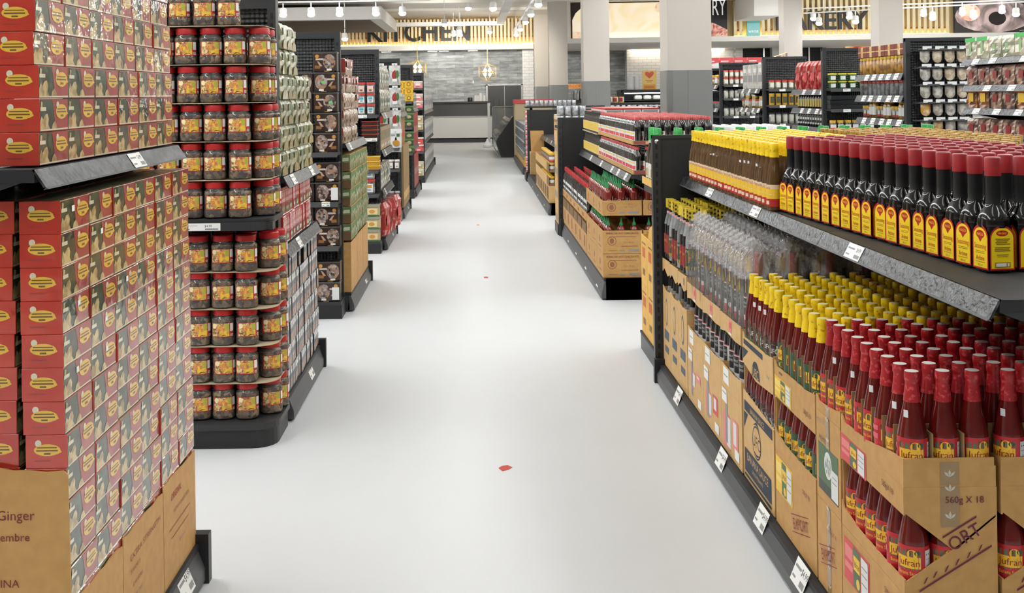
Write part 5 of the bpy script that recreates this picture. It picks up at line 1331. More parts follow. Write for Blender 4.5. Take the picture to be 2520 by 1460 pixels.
# end cap 6: yellow boxes, green packs
endcap('tall dark end cap with yellow boxes over green packs', 17.25, 17.5, -.93, -1.9, (1.50, 1.10, .70))
yb = flat('yellow_box', .13, .12, .105, M('box_yellow', '#d9aa22', .5), M('box_yellow_top', '#e0b73a', .5), 'box', [('e', .065, .05, .03, .03, INK), ('e', .065, .05, .022, .022, MATS['box_yellow']), ('r', .01, .09, .12, .095, INK)])
gpk = flat('green_pack', .13, .12, .11, M('pack_dark_green', '#39492f', .45), M('pack_mid_green', '#55703f', .45), 'packet', [('e', .065, .05, .035, .026, GBB), ('e', .065, .085, .03, .012, GB2)])
for k in range(3):
    for c in range(2):
        yb.put((-1.0-c*.14, 17.33, 1.503+k*.107), 0, f'yellow box with black ring on the end cap, {nth(k+1)} layer up, {nth(c+1)} from the aisle', 'yellow boxes')
        gpk.put((-1.0-c*.14, 17.33, 1.103+k*.112), 0, f'green pack under the yellow boxes, {nth(k+1)} layer up, {nth(c+1)} from the aisle', 'green packs')
        gpk.put((-1.0-c*.14, 17.33, .703+k*.112), 0, f'green pack on low shelf of end cap, {nth(k+1)} layer up, {nth(c+1)} from aisle', 'green packs')
gondola('tall dark shelving unit behind the yellow boxes', -.905, 17.53, 18.9, 1, .5, 2.05, [(1.40, -.955, 17.53, 18.9, ()), (.80, -.955, 17.53, 18.9, ())], deck=.14, endpost=(18.89,), rh=.06)
rd = packproto('tall_red_pack', .16, .09, .52, M('pack_brick_red', '#8f2f2a', .45, noise=(12, '#a8443a', .4, .6)), [('r', .02, .2, .14, .3, PNKB)])
for j in range(7):
    rd.put((-.985, 17.64+j*.18, .142), 0, f'tall red pack on the base deck behind the yellow boxes, {nth(j+1)} from the near end', 'tall red packs')
    rd.put((-.985, 17.64+j*.18, .802), 0, f'tall red pack on the middle shelf behind the yellow boxes, {nth(j+1)} from the near end', 'tall red packs')
    cb.put((-1.0, 17.64+j*.18, 1.402), 0, f'clear packet over the tall red packs, {nth(j+1)} from the near end', 'clear packets over the red packs')
# end cap 7: stacked clear tubs
endcap('tall dark end cap with stacked clear cake tubs, last on the left', 20.35, 20.6, -.90, -1.9, (1.72, 1.36, .96, .56), h=2.0)
ct = tubproto('cake_tub', .085, .13, M('lid_cream', '#d6cdb4', .4), M('tub_cream', '#c9b996', .3, coat=.7, noise=(14, '#e3d6b8', .4, .6)), (GBB, LBW, TRO), 3.); cr = tubproto('pink_cake_tub', .085, .13, M('lid_pale', '#e0d8cf', .4), M('tub_pink_red', '#cf7f78', .3, coat=.7, noise=(14, '#e9cfc8', .4, .6)), (LBRP, LBW, LBR), 3.); cR = tubproto('red_cake_tub', .085, .13, MATS['lid_pale'], M('tub_red', '#b8332c', .3, coat=.7, noise=(14, '#d98078', .45, .65)), (LBR, LBR, LBW), 3.)
for z, p, n, nm in ((1.722, cr, 1, 'top'), (1.362, cr, 2, 'second'), (.962, ct, 2, 'third'), (.562, cR, 2, 'fourth'), (.122, ct, 2, 'bottom')):
    for k in range(n): p.put((-1.01, 20.45, z+k*.132), 0, f'cake tub on the {nm} shelf of the last end cap at the left, {["lower","upper"][k]} one', 'cake tubs')
gondola('tall dark shelving unit last on the left before the counter', -.90, 20.65, 25.6, 1, .5, 1.98, [(1.30, -.95, 20.65, 25.6, ()), (.75, -.95, 20.65, 25.6, ())], deck=.14, endpost=(25.58,), rh=.06)
ws = packproto('pale_pack', .30, .2, .36, M('pack_pale', '#c2bfb7', .5, noise=(10, '#8f8b82', .45, .6)), [('r', .03, .1, .27, .2, INKG), ('r', .05, .24, .2, .3, LBW)])
for j in range(15):
    for z, nm in ((.142, 'base deck'), (.752, 'low shelf'), (1.302, 'top shelf')):
        ws.put((-1.03, 20.85+j*.325, z), 0, f'pale pack on the {nm} of last left unit, {nth(j+1)} from near end', 'pale packs on the last unit')
MB()
# small things lying on the floor
mk = M('floor_sticker_red', '#c2402f', .6)
o = tag(MB().prism([(.10, 4.735, .0005), (.125, 4.75, .0005), (.145, 4.78, .0005), (.125, 4.81, .0005), (.10, 4.80, .0005), (.085, 4.775, .0005)], (0, 0, .001), mk).build('floor_sticker'), 'torn red sticker on the aisle floor, nearest one', 'sticker')
tag(MB().box(.07, .105, 9.7, 9.78, .0005, .0015, mk).build('floor_sticker'), 'small red sticker on the aisle floor, middle one', 'sticker')
tag(MB().box(.02, .05, 13.6, 13.72, .0005, .0015, M('floor_sticker_orange', '#d98a60', .6)).build('floor_sticker'), 'small faded sticker on the aisle floor, farthest one', 'sticker')
# ------------------------------------------------------------------ right, farther low units
def bottle(name, prof, n, body, cap, capprof, label=None, lr=.03, lz=.02, cat='bottle', a0=-3*pi/4):
    t = MB().lathe(prof, body, n).build(name)
    if capprof: MB().lathe(capprof, cap, n).build('cap', t)
    if label: MB().art(label, cyl(lr, lz, a0), .0008).build('label', t)
    tag(t, None, cat); return Proto(t)
SRI = M('chilli_sauce', '#7d1f16', .2, coat=1, coat_r=.06); SGRN = M('cap_chilli_green', '#0f7a3c', .4)
sri = bottle('chilli_sauce_bottle', [(.030, 0), (.035, .006), (.035, .17), (.030, .19), (.017, .205)], 12, SRI, SGRN, [(.0165, .203), (.0155, .222), (.008, .232), (.005, .262), (.002, .268)], [('e', 0, .05, .022, .03, LBW), ('r', -.02, .02, .02, .024, LBW)], .0352, .04)
BLK = M('sauce_black', '#1a1615', .15, coat=1, coat_r=.05); RCAP = M('cap_bright_red', '#b3262a', .4)
bsb = bottle('black_sauce_bottle', [(.028, 0), (.032, .005), (.032, .15), (.014, .19), (.013, .22)], 12, BLK, RCAP, [(.017, .205), (.017, .245), (.014, .25), (.0005, .251)], [('r', -.02, 0, .02, .08, LBW, 4), ('r', -.018, .02, .018, .05, INK, 4)], .0323, .03, a0=-pi*.9)
ssj = bottle('dark_soy_bottle', [(.032, 0), (.037, .006), (.037, .11), (.035, .14), (.022, .17), (.016, .18)], 12, BLK, M('cap_rose_red', '#b8423f', .4), [(.019, .178), (.019, .2), (.016, .204), (.0005, .205)], [('r', -.024, 0, .024, .07, LBW, 5), ('r', -.018, .006, .018, .034, LBR, 5), ('r', -.015, .05, .015, .06, LBY, 5)], .0373, .025, a0=-pi*.93)
crm = bottle('cream_labelled_bottle', [(.026, 0), (.030, .005), (.030, .12), (.014, .16), (.013, .19)], 12, M('sauce_amber', '#2c1d14', .2, coat=.8), CHARC, [(.015, .18), (.015, .205), (.0005, .207)], [('r', -.024, 0, .024, .09, M('label_straw', '#d9c98f', .45), 4), ('r', -.004, .01, .008, .08, FY, 2)], .0303, .02, a0=-pi*.93)
t = gondola('low dark shelving unit in the middle at the right with chilli sauce cartons', .965, 8.6, 12.5, -1, .82, 1.3, [(.97, 1.19, 8.48, 12.4, (8.75, 9.2, 9.6, 10.4, 11.3))], deck=.165, tags=(9.0, 9.9, 10.8, 11.7), endpost=(12.45,), rh=.05)
MB().box(1.0, 2.62, 8.6, 8.62, 0, .165, BLACKM).box(1.815, 2.62, 8.6, 12.5, 0, .165, CHARC).box(1.82, 2.45, 8.48, 12.4, .94, .97, SHELFM).build('rear_shelf', t)
MB().box(.99, 2.64, 12.52, 12.55, 0, 1.318, MATS['panel_black']).build('end_panel', t)
mb = MB(); post(mb, .94, .985, 12.505, 12.555, 0, 1.322, step=.07); mb.box(.94, 2.64, 12.515, 12.55, 1.30, 1.324, CHARC); mb.build('upright_post', t)
def chillicarton(label, x, y, z, h, name='cardboard_carton', txt=True):
    it = [('e', .07, h*.55, .035, .035, PRTF), ('e', .07, h*.55, .029, .029, CARD), ('e', .07, h*.55, .018, .022, PRTF), ('r', .04, h*.12, .11, h*.14, PRTF)]
    if h > .15: it += [('t', 'SRIRACHA HOT CHILI SAUCE', .15, h*.84, .016, MAR, .25), ('r', .05, h*.72, .26, h*.74, PRTF), ('t', '12 x 28 oz', .2, h*.45, .014, PRTF, .1), ('r', .14, h*.3, .27, h*.33, PRTF), ('r', .13, h*.1, .17, h*.16, INKG), ('r', .2, h*.1, .28, h*.18, INKG)]
    else: it += [('t', '12 x 28 oz', .2, h*.7, .012, PRTF, .09), ('t', '1 lb. 12 oz', .2, h*.52, .012, PRTF, .11), ('r', .13, h*.12, .17, h*.24, INKG), ('r', .2, h*.12, .28, h*.26, INKG)]
    return carton(label, x, x+.305, y, y+.405, z, h, arty=it, artx=[('e', .2, h*.55, .03, .03, PRTF), ('r', .1, h*.2, .3, h*.24, PRTF)], group='chilli sauce cartons', name=name)
for r in range(2):
    for c in range(3):
        x = .985+r*.315; y = 8.64+c*.413
        pos = f'{nth(c+1)} from the front, {["aisle side","inner"][r]}'
        chillicarton(f'brown chilli sauce carton at the foot, {pos}', x, y, .167, .182)
        chillicarton(f'open chilli sauce carton under green caps, {pos}', x, y, .352, .178)
        chillicarton(f'low brown tray of green-capped chilli sauce, {pos}', x, y, .645, .118)
        for i in range(3 if r == 0 else 3):
            for j in range(4):
                bx, by = x+.05+i*.1, y+.055+j*.1
                sri.put((bx, by, .65), R.uniform(-1, 1), f'green-capped bottle in tray {pos}, {nth(i+1)} column, {nth(j+1)} row', 'chilli sauce bottles')
                if (i == 0 and r == 0) or (c == 0 and j == 0):
                    sri.put((bx, by, .358), R.uniform(-.5, .5), f'chilli bottle in open carton, {pos}, {nth(i+1)} column, {nth(j+1)} row', 'chilli sauce bottles')
for c in range(6):
    y = 9.90+c*.432
    it = [('r', .02, .18, .41, .27, CARDD), ('r', .03, .02, .06, .16, CARDL), ('r', .2, .05, .3, .15, PRTF)]
    carton(f'brown carton with cut window under the red-capped bottles, {nth(c+1)} from the chilli sauce', .985, 1.29, y, y+.425, .167, .29, artx=it, group='cartons under the red-capped bottles', nx=[[(0, 0), (.425, 0), (.425, .17), (.2, .19), (0, .2)]])
    carton(f'low brown tray of red-capped black bottles, {nth(c+1)} from the chilli sauce', .985, 1.29, y, y+.425, .46, .075, group='trays of red-capped bottles', artx=[('r', .05, .02, .2, .05, PRTF)])
    for j in range(4):
        for i in range(5 if c < 3 else 3):
            bsb.put((1.02+i*.105, y+.06+j*.105, .53), R.uniform(-.5, .5), f'red-capped black sauce bottle, tray {nth(c+1)} beyond the chilli sauce, {nth(j+1)} row, {nth(i+1)} inwards', 'red-capped black sauce bottles')
        if c < 4: bsb.put((1.02, y+.06+j*.105, .172), 0, f'black sauce bottle in cut carton {nth(c+1)} beyond the chilli sauce, {nth(j+1)} one', 'black sauce bottles in cut cartons', skip=('cap',))
BOXR = M('tray_print_red', '#8a4a42', .6)
for tier, z in ((0, .972), (1, 1.21)):
    nm = ['lower', 'upper'][tier]
    for c in range(5):
        y = 8.50+c*.47
        carton(f'low tray of dark soy bottles on the shelf, {nm} tier, {nth(c+1)} from the front', 1.205, 1.83, y, y+.465, z-.0 if not tier else z-.012, .03, group='trays of dark soy bottles', arty=[('r', .01, .003, .3, .028, BOXR), ('r', .1, .006, .2, .025, CARDL), ('r', .32, .003, .61, .028, BOXR)])
        for j in range(6):
            for i in range(8):
                if tier == 0 and i > 0 and not (c == 0 and j == 0): continue
                if tier and i > 5 and j % 6 > 2 and c > 2: continue
                ssj.put((1.245+i*.0775, y+.04+j*.077, z+.006-(.012 if tier else 0)), R.uniform(-.4, .4), f'dark soy bottle, {nm} tier, tray {nth(c+1)} from front, {nth(j+1)} row, {nth(i+1)} inwards', 'dark soy bottles on the middle unit', skip=() if i == 0 or (c == 0 and j == 0) else ('label',))
for tier, z in ((0, .972), (1, 1.195)):
    tag(MB().box(1.2, 1.5, 10.9, 12.35, z-.008, z-.002, BOARD).build('divider_sheet'), f'board under the cream-labelled bottles, {["lower","upper"][tier]} one', 'divider sheet') if tier else None
    for j in range(20):
        for i in range(2):
            crm.put((1.235+i*.075, 10.92+j*.072, z), 0, f'cream-labelled bottle on the middle unit, {["lower","upper"][tier]} tier, {nth(j+1)} from the near end, {nth(i+1)} row', 'cream-labelled bottles')
# goods on the rear half of the middle unit: white-topped red bottles
wtr = bottle('white_capped_red_bottle', [(.030, 0), (.035, .006), (.035, .26), (.02, .31)], 12, M('sauce_bright_red', '#a31c1f', .25, coat=.8), LBW, [(.022, .30), (.022, .345), (.018, .35), (.0005, .351)], None)
for i in range(7):
    for j in range(8):
        wtr.put((1.90+i*.085, 8.6+j*.095, .972), 0, f'white-capped red bottle behind the soy bottles, {nth(j+1)} from near end, {nth(i+1)} row', 'white-capped red bottles')
# far end cap of the middle unit: cans
can_s = bottle('silver_can', [(.036, 0), (.038, .003), (.038, .105), (.036, .108)], 12, M('can_pale', '#9fa3a8', .3, .4, noise=(24, '#d6d6d4', .45, .6)), STEEL, [(.036, .106), (.037, .112), (.0335, .112), (.033, .109)], None, cat='can')
t = thing('end_cap_unit', 'dark low end cap stacked with silver cans at the far end of the middle unit', 'shelving')
MB().box(.93, 2.6, 12.58, 13.05, 0, .12, BLACKM).build('base_deck', t); MB().box(.94, 1.35, 12.57, 13.03, 1.20, 1.23, SHELFM).build('shelf', t)
for k in range(2):
    for i in range(4):
        for j in range(2):
            can_s.put((.985+i*.082, 12.64+j*.085, 1.232+k*.114), 0, f'silver can on the far end cap shelf, {["lower","upper"][k]} layer, {nth(i+1)} from the aisle, {nth(j+1)} row', 'silver cans on the far end cap')
pcn = packproto('pale_carton', .20, .3, .26, CARDL, [('r', .02, .03, .18, .1, M('carton_print_grey', '#8f8a7d', .6))], .003, 'carton')
for k in range(4):
    for j in range(2): pcn.put((1.085, 12.69+j*.21, .122+k*.263), pi, f'pale carton under the silver cans, {nth(k+1)} layer up, {["near","far"][j]} one', 'pale cartons under the silver cans')
# third unit
t = gondola('low dark shelving unit farther down at the right with honey-coloured packs', .955, 14.6, 20.3, -1, .82, 1.25, [(.86, 1.22, 14.7, 20.2, (15.2, 16.4, 17.5, 18.6))], deck=.155, tags=(15.5, 17, 18.5), endpost=(20.25,), rh=.06)
MB().box(1.0, 2.5, 14.6, 14.62, 0, .155, BLACKM).box(1.8, 2.5, 14.6, 20.3, 0, .155, CHARC).box(1.8, 2.4, 14.7, 20.2, .83, .86, SHELFM).build('rear_shelf', t)
MB().box(1.02, 2.5, 20.32, 20.35, 0, 1.30, MATS['panel_black']).build('end_panel', t)
mb = MB(); post(mb, .97, 1.02, 20.3, 20.36, 0, 1.305, step=.1); mb.build('upright_post', t)
HON = M('pack_honey', '#c2974e', .45, noise=(20, '#e0c48a', .4, .62)); HONR = M('pack_honey_red', '#b8432f', .45)
hp = packproto('honey_pack', .25, .18, .135, HON, [('r', .02, .02, .23, .06, M('pack_honey_dark', '#8f6a34', .5)), ('r', .05, .08, .2, .11, LBW), ('e', .06, .04, .03, .02, HONR)], .004)
for k in range(3):
    for j in range(10): hp.put((1.33, 14.85+j*.26, .862+k*.138), pi, f'honey-coloured pack on the farther unit, {nth(k+1)} layer up, {nth(j+1)} from the near end', 'honey-coloured packs')
hr = flat('red_topped_pack', .23, .2, .07, LBW, M('lid_flat_red', '#b32822', .4), 'packet', [('r', .02, .01, .21, .04, INKG)])
for i in range(4):
    for j in range(8): hr.put((1.60+i*.24, 14.75+j*.22, 1.275 if i < 1 else 1.32), 0, f'red-topped pack on top of the farther unit, {nth(j+1)} from the near end, {nth(i+1)} row', 'red-topped packs')
tag(MB().box(1.48, 2.45, 14.64, 16.6, 1.245, 1.27, BOARD).box(1.72, 2.45, 14.64, 16.6, 1.27, 1.315, BOARD).build('display_board'), 'pale board under the red-topped packs', 'board')
tag(MB().box(1.5, 1.53, 14.7, 14.73, .87, 1.245, CHARC).box(1.5, 1.53, 16.5, 16.53, .87, 1.245, CHARC).box(2.4, 2.43, 14.7, 14.73, .87, 1.245, CHARC).box(2.4, 2.43, 16.5, 16.53, .87, 1.245, CHARC).build('board_stand'), 'dark stand carrying the board of red-topped packs', 'stand')
YLJ = bottle('yellow_lidded_jar', [(.034, 0), (.037, .006), (.037, .085), (.033, .095)], 12, M('jar_olive', '#5a4a2c', .3, coat=.7), M('lid_yellow', '#dcae34', .4), [(.036, .094), (.036, .118), (.033, .121), (.0005, .122)], [('r', -.04, 0, .05, .06, LBW, 6), ('r', -.04, .0, .05, .022, LBR, 6)], .0373, .015, 'jar', -pi/2)
for c in range(7):
    y = 14.66+c*.44
    pos = f'{nth(c+1)} from the near end'
    carton(f'brown carton at the foot of the farther unit, {pos}', .975, 1.28, y, y+.43, .158, .22, group='brown cartons of the farther unit', mat=CARDL, ny=None, artx=[('r', .05+.04*i, .03, .07+.04*i, .2, CARDD) for i in range(8)])
    carton(f'open brown carton of yellow-lidded jars, lower tier, {pos}', .975, 1.28, y, y+.43, .38, .115, group='open cartons of yellow-lidded jars', mat=CARDD if c == 0 else CARDL, ny=[[(0, 0), (.305, 0), (.305, .115), (.2, .115), (0, .02)]])
    carton(f'open brown carton of yellow-lidded jars, upper tier, {pos}', .975, 1.28, y, y+.43, .56, .115, group='open cartons of yellow-lidded jars', mat=CARDD if c == 0 else CARDL, ny=[[(0, 0), (.305, 0), (.305, .115), (.22, .115), (0, .02)]])
    for j in range(5):
        if c > 3: break
        for i in range(3 if c == 0 else 1):
            for z, nm in ((.385, 'lower'), (.565, 'upper')):
                YLJ.put((1.018+i*.09, y+.05+j*.083, z), 0, f'yellow-lidded jar in {nm} carton {pos}, {nth(j+1)} row, {nth(i+1)} column', 'yellow-lidded jars')
                if nm == 'upper': YLJ.put((1.018+i*.09, y+.05+j*.083, .69), 0, f'yellow-lidded jar topping the cartons, carton {pos}, {nth(j+1)} row, {nth(i+1)} column', 'yellow-lidded jars')
# far end cap: red cans, leaning board
rcan = bottle('red_white_can', [(.034, 0), (.036, .003), (.036, .085), (.034, .088)], 12, LBW, STEEL, [(.034, .087), (.035, .092), (.0005, .091)], [('r', -.08, .02, .03, .05, LBR, 8), ('r', -.08, .06, .03, .075, LBR, 8)], .0363, .0, 'can')
t = thing('end_cap_unit', 'dark low end cap with columns of red and white cans', 'shelving')
MB().box(.94, 2.4, 20.45, 21.0, 0, .15, BLACKM).build('base_deck', t); MB().box(.95, 2.4, 20.42, 21.0, 1.335, 1.36, SHELFM).build('shelf', t)
MB().box(1.05, 1.10, 20.9, 20.95, .15, 1.335, CHARC).box(2.3, 2.35, 20.9, 20.95, .15, 1.335, CHARC).build('upright_post', t)
for k in range(12):
    for j in range(2): rcan.put((.985, 20.5+j*.078, .152+k*.0945), 0, f'red and white can in the tall column, {nth(k+1)} up, {["near","far"][j]} column', 'red and white cans')
for i in range(11):
    can_s.put((.99+i*.085, 20.5, 1.362), 0, f'pale can on the top shelf of the far end cap, {nth(i+1)} from the aisle', 'pale cans on the top shelf')
o = tag(MB().prism([(1.02, 20.02, .56), (1.26, 20.02, .56), (1.25, 20.06, .93), (1.01, 20.06, .93)], (0, .012, 0), CARD).build('cardboard_sheet'), 'brown cardboard sheet standing on edge beside the red and white cans', 'board')
tag(MB().box(1.0, 1.27, 19.9, 20.12, .155, .558, CARDL).build('brown_carton'), 'plain brown carton under the standing cardboard sheet', 'carton')
# fourth: dark drink packs on a low deck
t = thing('low_deck', 'low dark deck stacked with silver and dark drink packs before the chiller', 'shelving')
MB().box(.96, 1.9, 22.0, 26.6, 0, .14, CHARC).prism([(.96, 22, .14), (.93, 22, .05), (.96, 22, .02)], (0, 4.6, 0), RAILM).build('base_deck', t)
ypk = packproto('yellow_based_pack', .45, .3, .21, M('base_yellow', '#d0a04c', .6), [('r', .02, .12, .43, .2, M('pack_gunmetal', '#55585c', .4, noise=(14, '#a5a7a8', .5, .65)))], .003, 'drink pack'); dpk = packproto('dark_drink_pack', .45, .3, .20, MATS['pack_gunmetal'], [('r', .02, .05, .43, .08, LBW), ('r', .05, .12, .4, .15, SILD)], .003, 'drink pack')
for j in range(10):
    for k in range(4):
        (ypk if k == 0 else dpk).put((1.14, 22.26+j*.455, .142+k*.212), pi, f'drink pack before the chiller, {nth(k+1)} layer up, {nth(j+1)} from near end', 'drink packs on the low deck')

# ------------------------------------------------------------------ right, tall units beyond the next aisle
def endcapR(label, y0, yp, xl, xr, shelves, h=2.07):
    t = thing('end_cap_unit', label, 'shelving')
    MB().box(xl, xr, y0, yp, 0, .12, BLACKM).build('base_deck', t)
    for z in shelves:
        sh = MB().box(xl+.03, xr, y0+.01, yp, z-.022, z, SHELFM).build('shelf', t)
        MB().box(xl+.03, xr, y0, y0+.012, z-.036, z+.002, RAILM).build('price_rail', sh)
        for q in (.3, .75): MB().art([('r', 0, 0, .085, .034, TAGM), ('r', .01, .02, .05, .026, INKG)], planeY(y0-.001, xl+(xr-xl)*q, z-.035), .001).build('price_tag', sh)
    MB().box(xl+.04, xr+.05, yp, yp+.03, 0, h, PEG).build('back_panel', t)
    mb = MB(); mb.box(xl, xl+.045, yp-.015, yp+.05, 0, h+.004, CHARC); mb.box(xl, xr+.05, yp-.01, yp+.03, h-.03, h+.004, CHARC); mb.build('upright_post', t)
    return t
XL = 4.08
def mix(protos, n, y0, pitch, x, z, label, grp, rz=pi, rows=1, dz=.13):
    for k in range(rows):
        for j in range(n):
            protos[(j//2+k) % len(protos)].put((x, y0+j*pitch, z+k*dz), rz, f'{label}, {nth(j+1)} from the near end'+(f', {nth(k+1)} layer up' if rows > 1 else ''), grp)
snack = packproto('snack_bag', .19, .08, .155, M('bag_snack', '#b08a74', .3, coat=.9, noise=(14, '#5a4038', .42, .6), bump=(16, .6)), [('r', .06, .05, .13, .11, RWR)], crumple=.006, cat='bag')
snack2 = packproto('rice_cracker_bag', .19, .08, .165, M('bag_cracker', '#d0c8ae', .3, coat=.9, noise=(12, '#94977c', .42, .62), bump=(16, .6)), [('r', .06, .04, .11, .12, M('bag_leaf', '#8fae7a', .4))], crumple=.006, cat='bag')
snack3 = packproto('orange_snack_bag', .19, .08, .16, M('bag_orange', '#a8602e', .3, coat=.9, noise=(10, '#5b4630', .42, .6), bump=(16, .6)), [('r', .0, .125, .19, .158, M('bag_orange_top', '#d9622a', .4)), ('r', .05, .05, .14, .12, FY)], crumple=.006, cat='bag')
greenhdr = packproto('green_topped_bag', .19, .08, .17, MATS['bag_cracker'], [('r', .0, .14, .19, .172, M('header_green', '#4fb45c', .5)), ('r', .07, .03, .11, .13, MATS['bag_leaf'])], crumple=.006, cat='bag')
t = gondola('tall dark shelving unit at the far right edge with bags of snacks', XL-.03, 7.9, 9.3, -1, .5, 2.07, [(1.83, XL, 7.9, 9.29, (8.3, 8.8, 9.1)), (1.615, XL, 7.9, 9.29, (8.5, 8.9)), (1.43, XL, 7.9, 9.29, (8.4, 8.75, 9.1)), (1.19, XL, 7.9, 9.29, (8.5, 9.0))], rh=.045)
for z, ps, nm in ((1.832, [greenhdr, snack2], 'top'), (1.617, [snack], 'second'), (1.432, [snack3, snack], 'third'), (1.192, [snack, snack], 'fourth')):
    mix(ps, 6, 8.12, .21, 4.13, z, f'snack bag on the {nm} shelf at the far right edge', 'snack bags at the far right edge')
# panel with pouches
endcapR('tall dark end cap hung with rows of small spice pouches', 10.35, 10.55, XL, 4.66, (1.19,))
def pouch(col, c2):
    w, h = .092, .115
    mt = M('pouch_'+col, col, .3, coat=.9, noise=(24, c2, .42, .62), bump=(30, .5))
    vs = [(-w/2, 0, h), (w/2, 0, h), (w/2, -.004, h*.35), (w*.3, -.008, .01), (0, -.01, 0), (-w*.3, -.008, .01), (-w/2, -.004, h*.35), (0, -.03, h*.45)]
    bk = [(x, .006, z) for x, y, z in vs[:7]]
    mb = MB().add(vs+bk, [(i, (i+1) % 7, 7) for i in range(6)]+[(6, 0, 7)]+[tuple(range(14, 7, -1))]+[(i, 8+i, 8+(i+1) % 7, (i+1) % 7) for i in range(7)], mt, True)
    t = mb.build('spice_pouch', sharp=60)
    MB().box(-.043, .043, -.05, -.046, h+.012, h+.042, LBW).build('tag_card', t)
    MB().box(-.003, .003, -.05, .12, h+.004, h+.010, BLACKM).build('peg_hook', t)
    tag(t, None, 'pouch'); return Proto(t)
PCH = [pouch('#c9c2b4', '#8f867a'), pouch('#b79f80', '#dcd2c0'), pouch('#8d857c', '#c9c5bd'), pouch('#a2603f', '#d0b89c'), pouch('#c28f3c', '#d8c49a')]
for k in range(5):
    for c in range(5):
        PCH[[0, 1, 0, 2, 1, 3, 0, 1, 2, 4][(k*3+c*7) % 10]].put((XL+.135+c*.115, 10.42, 1.83-k*.165), R.uniform(-.1, .1), f'spice pouch on the end cap at the right, {nth(k+1)} row down, {nth(c+1)} from its left', 'spice pouches')
    o = MB().box(XL+.06, XL+.66, 10.37, 10.375, 1.955-k*.165, 1.965-k*.165, RAILM).box(XL+.06, XL+.66, 10.37, 10.545, 1.95-k*.165, 1.955-k*.165, RAILM).build('peg_rail', t_ := bpy.data.objects['end_cap_unit.%03d' % max(int(o_.name.split('.')[1]) for o_ in COL.objects if o_.name.startswith('end_cap_unit.'))])
dkb = packproto('maroon_box', .25, .2, .11, M('box_maroon', '#7c342c', .5), [('r', .09, .0, .15, .11, HON), ('r', .0, .05, .25, .06, HON)], .003, 'box'); gj = bottle('amber_jar', [(.036, 0), (.04, .006), (.04, .13), (.03, .15)], 12, M('jar_gold', '#b98a3a', .3, coat=.7, noise=(14, '#7d5422', .45, .6)), LBY, [(.034, .148), (.034, .172), (.0005, .174)], [('r', -.04, 0, .05, .08, LBW, 6)], .0403, .03, 'jar', pi)
t = gondola('tall dark shelving unit with amber jars behind the spice pouches', XL-.03, 10.6, 11.9, -1, .5, 2.07, [(1.745, XL, 10.6, 11.89, (10.8, 11, 11.2, 11.4, 11.6)), (1.53, XL, 10.6, 11.89, (10.8, 11, 11.25, 11.5, 11.7)), (1.30, XL, 10.6, 11.89, (10.75, 11, 11.2, 11.45, 11.7))], rh=.06)
mix([gj], 13, 10.68, .097, 4.14, 1.747, 'amber jar on the top shelf behind the pouches', 'amber jars'); mix([dkb], 5, 10.75, .255, 4.2, 1.747+.176, 'maroon box on the amber jars', 'maroon boxes')
mix([tubC], 10, 10.7, .12, 4.14, 1.532, 'tub on the middle shelf behind the pouches', 'tubs behind the pouches', 0); mix([gj, YLJ], 12, 10.68, .1, 4.14, 1.302, 'jar on the low shelf behind the pouches', 'jars behind the pouches', 0)
ycup = bottle('yellow_lidded_cup', [(.038, 0), (.046, .07)], 12, M('cup_green', '#2c5a34', .4), M('cup_lid_yellow', '#d9cf3a', .4), [(.05, .07), (.05, .084), (.0005, .086)], [('r', -.03, .0, .03, .045, LBW, 4)], .0435, .012, 'tub', -pi/2)
endcapR('tall dark end cap with yellow-lidded cups, second one beyond the pouches', 12.68, 12.9, 4.03, 4.58, (1.605, 1.372, 1.12))
for k, n in ((0, 5), (1, 3)):
    for c in range(n): ycup.put((4.10+c*.112, 12.76, 1.607+k*.088), 0, f'yellow-lidded cup on the end cap, {["lower","upper"][k]} layer, {nth(c+1)} from its left', 'yellow-lidded cups')
blk = packproto('black_packet', .12, .5, .05, BOXD, None, .004)
for k in range(3):
    blk.put((4.31, 12.78, 1.374+k*.052), R.uniform(-.05, .05), f'flat black packet under the yellow-lidded cups, {nth(k+1)} from below', 'flat black packets')
for c in range(6): YLJ.put((4.10+c*.085, 12.76, 1.122), 0, f'jar on the low shelf under the flat black packets, {nth(c+1)} from its left', 'jars under the black packets')
gondola('tall dark shelving unit behind the yellow-lidded cups with red bags', XL-.03, 12.95, 14.3, -1, .5, 2.0, [(1.60, XL, 12.95, 14.29, (13.1, 13.4, 13.8)), (1.37, XL, 12.95, 14.29, (13.1, 13.3, 13.6, 13.9)), (1.15, XL, 12.95, 14.29, (13.2, 13.7))], rh=.06)
mix([rb], 4, 13.15, .3, 4.17, 1.602, 'plump red bag on the top shelf behind the cups', 'red bags behind the cups'); mix([bsb], 12, 13.02, .1, 4.13, 1.152, 'black bottle on the low shelf behind the cups', 'bottles behind the cups', 0); mix([crm], 12, 13.02, .1, 4.13, 1.372, 'small bottle on the middle shelf behind the cups', 'small bottles behind the cups', 0)
rlj = bottle('red_lidded_jar', [(.036, 0), (.04, .006), (.04, .09), (.035, .1)], 12, M('jar_pickle', '#7d7a58', .3, coat=.7, noise=(16, '#c9b894', .45, .62)), MATS['lid_bright_red'], [(.039, .098), (.039, .122), (.0005, .124)], [('r', -.03, .01, .03, .07, LBW, 4)], .0403, .01, 'jar', -pi/2)
ytb = bottle('yellow_tube', [(.036, 0), (.037, .005), (.037, .15)], 12, M('tube_yellow', '#c99f34', .4), LBY, [(.038, .15), (.038, .165), (.0005, .166)], [('r', -.03, .02, .03, .11, M('tube_dark', '#4a4a34', .5), 4)], .0373, .01, 'tube', -pi/2)
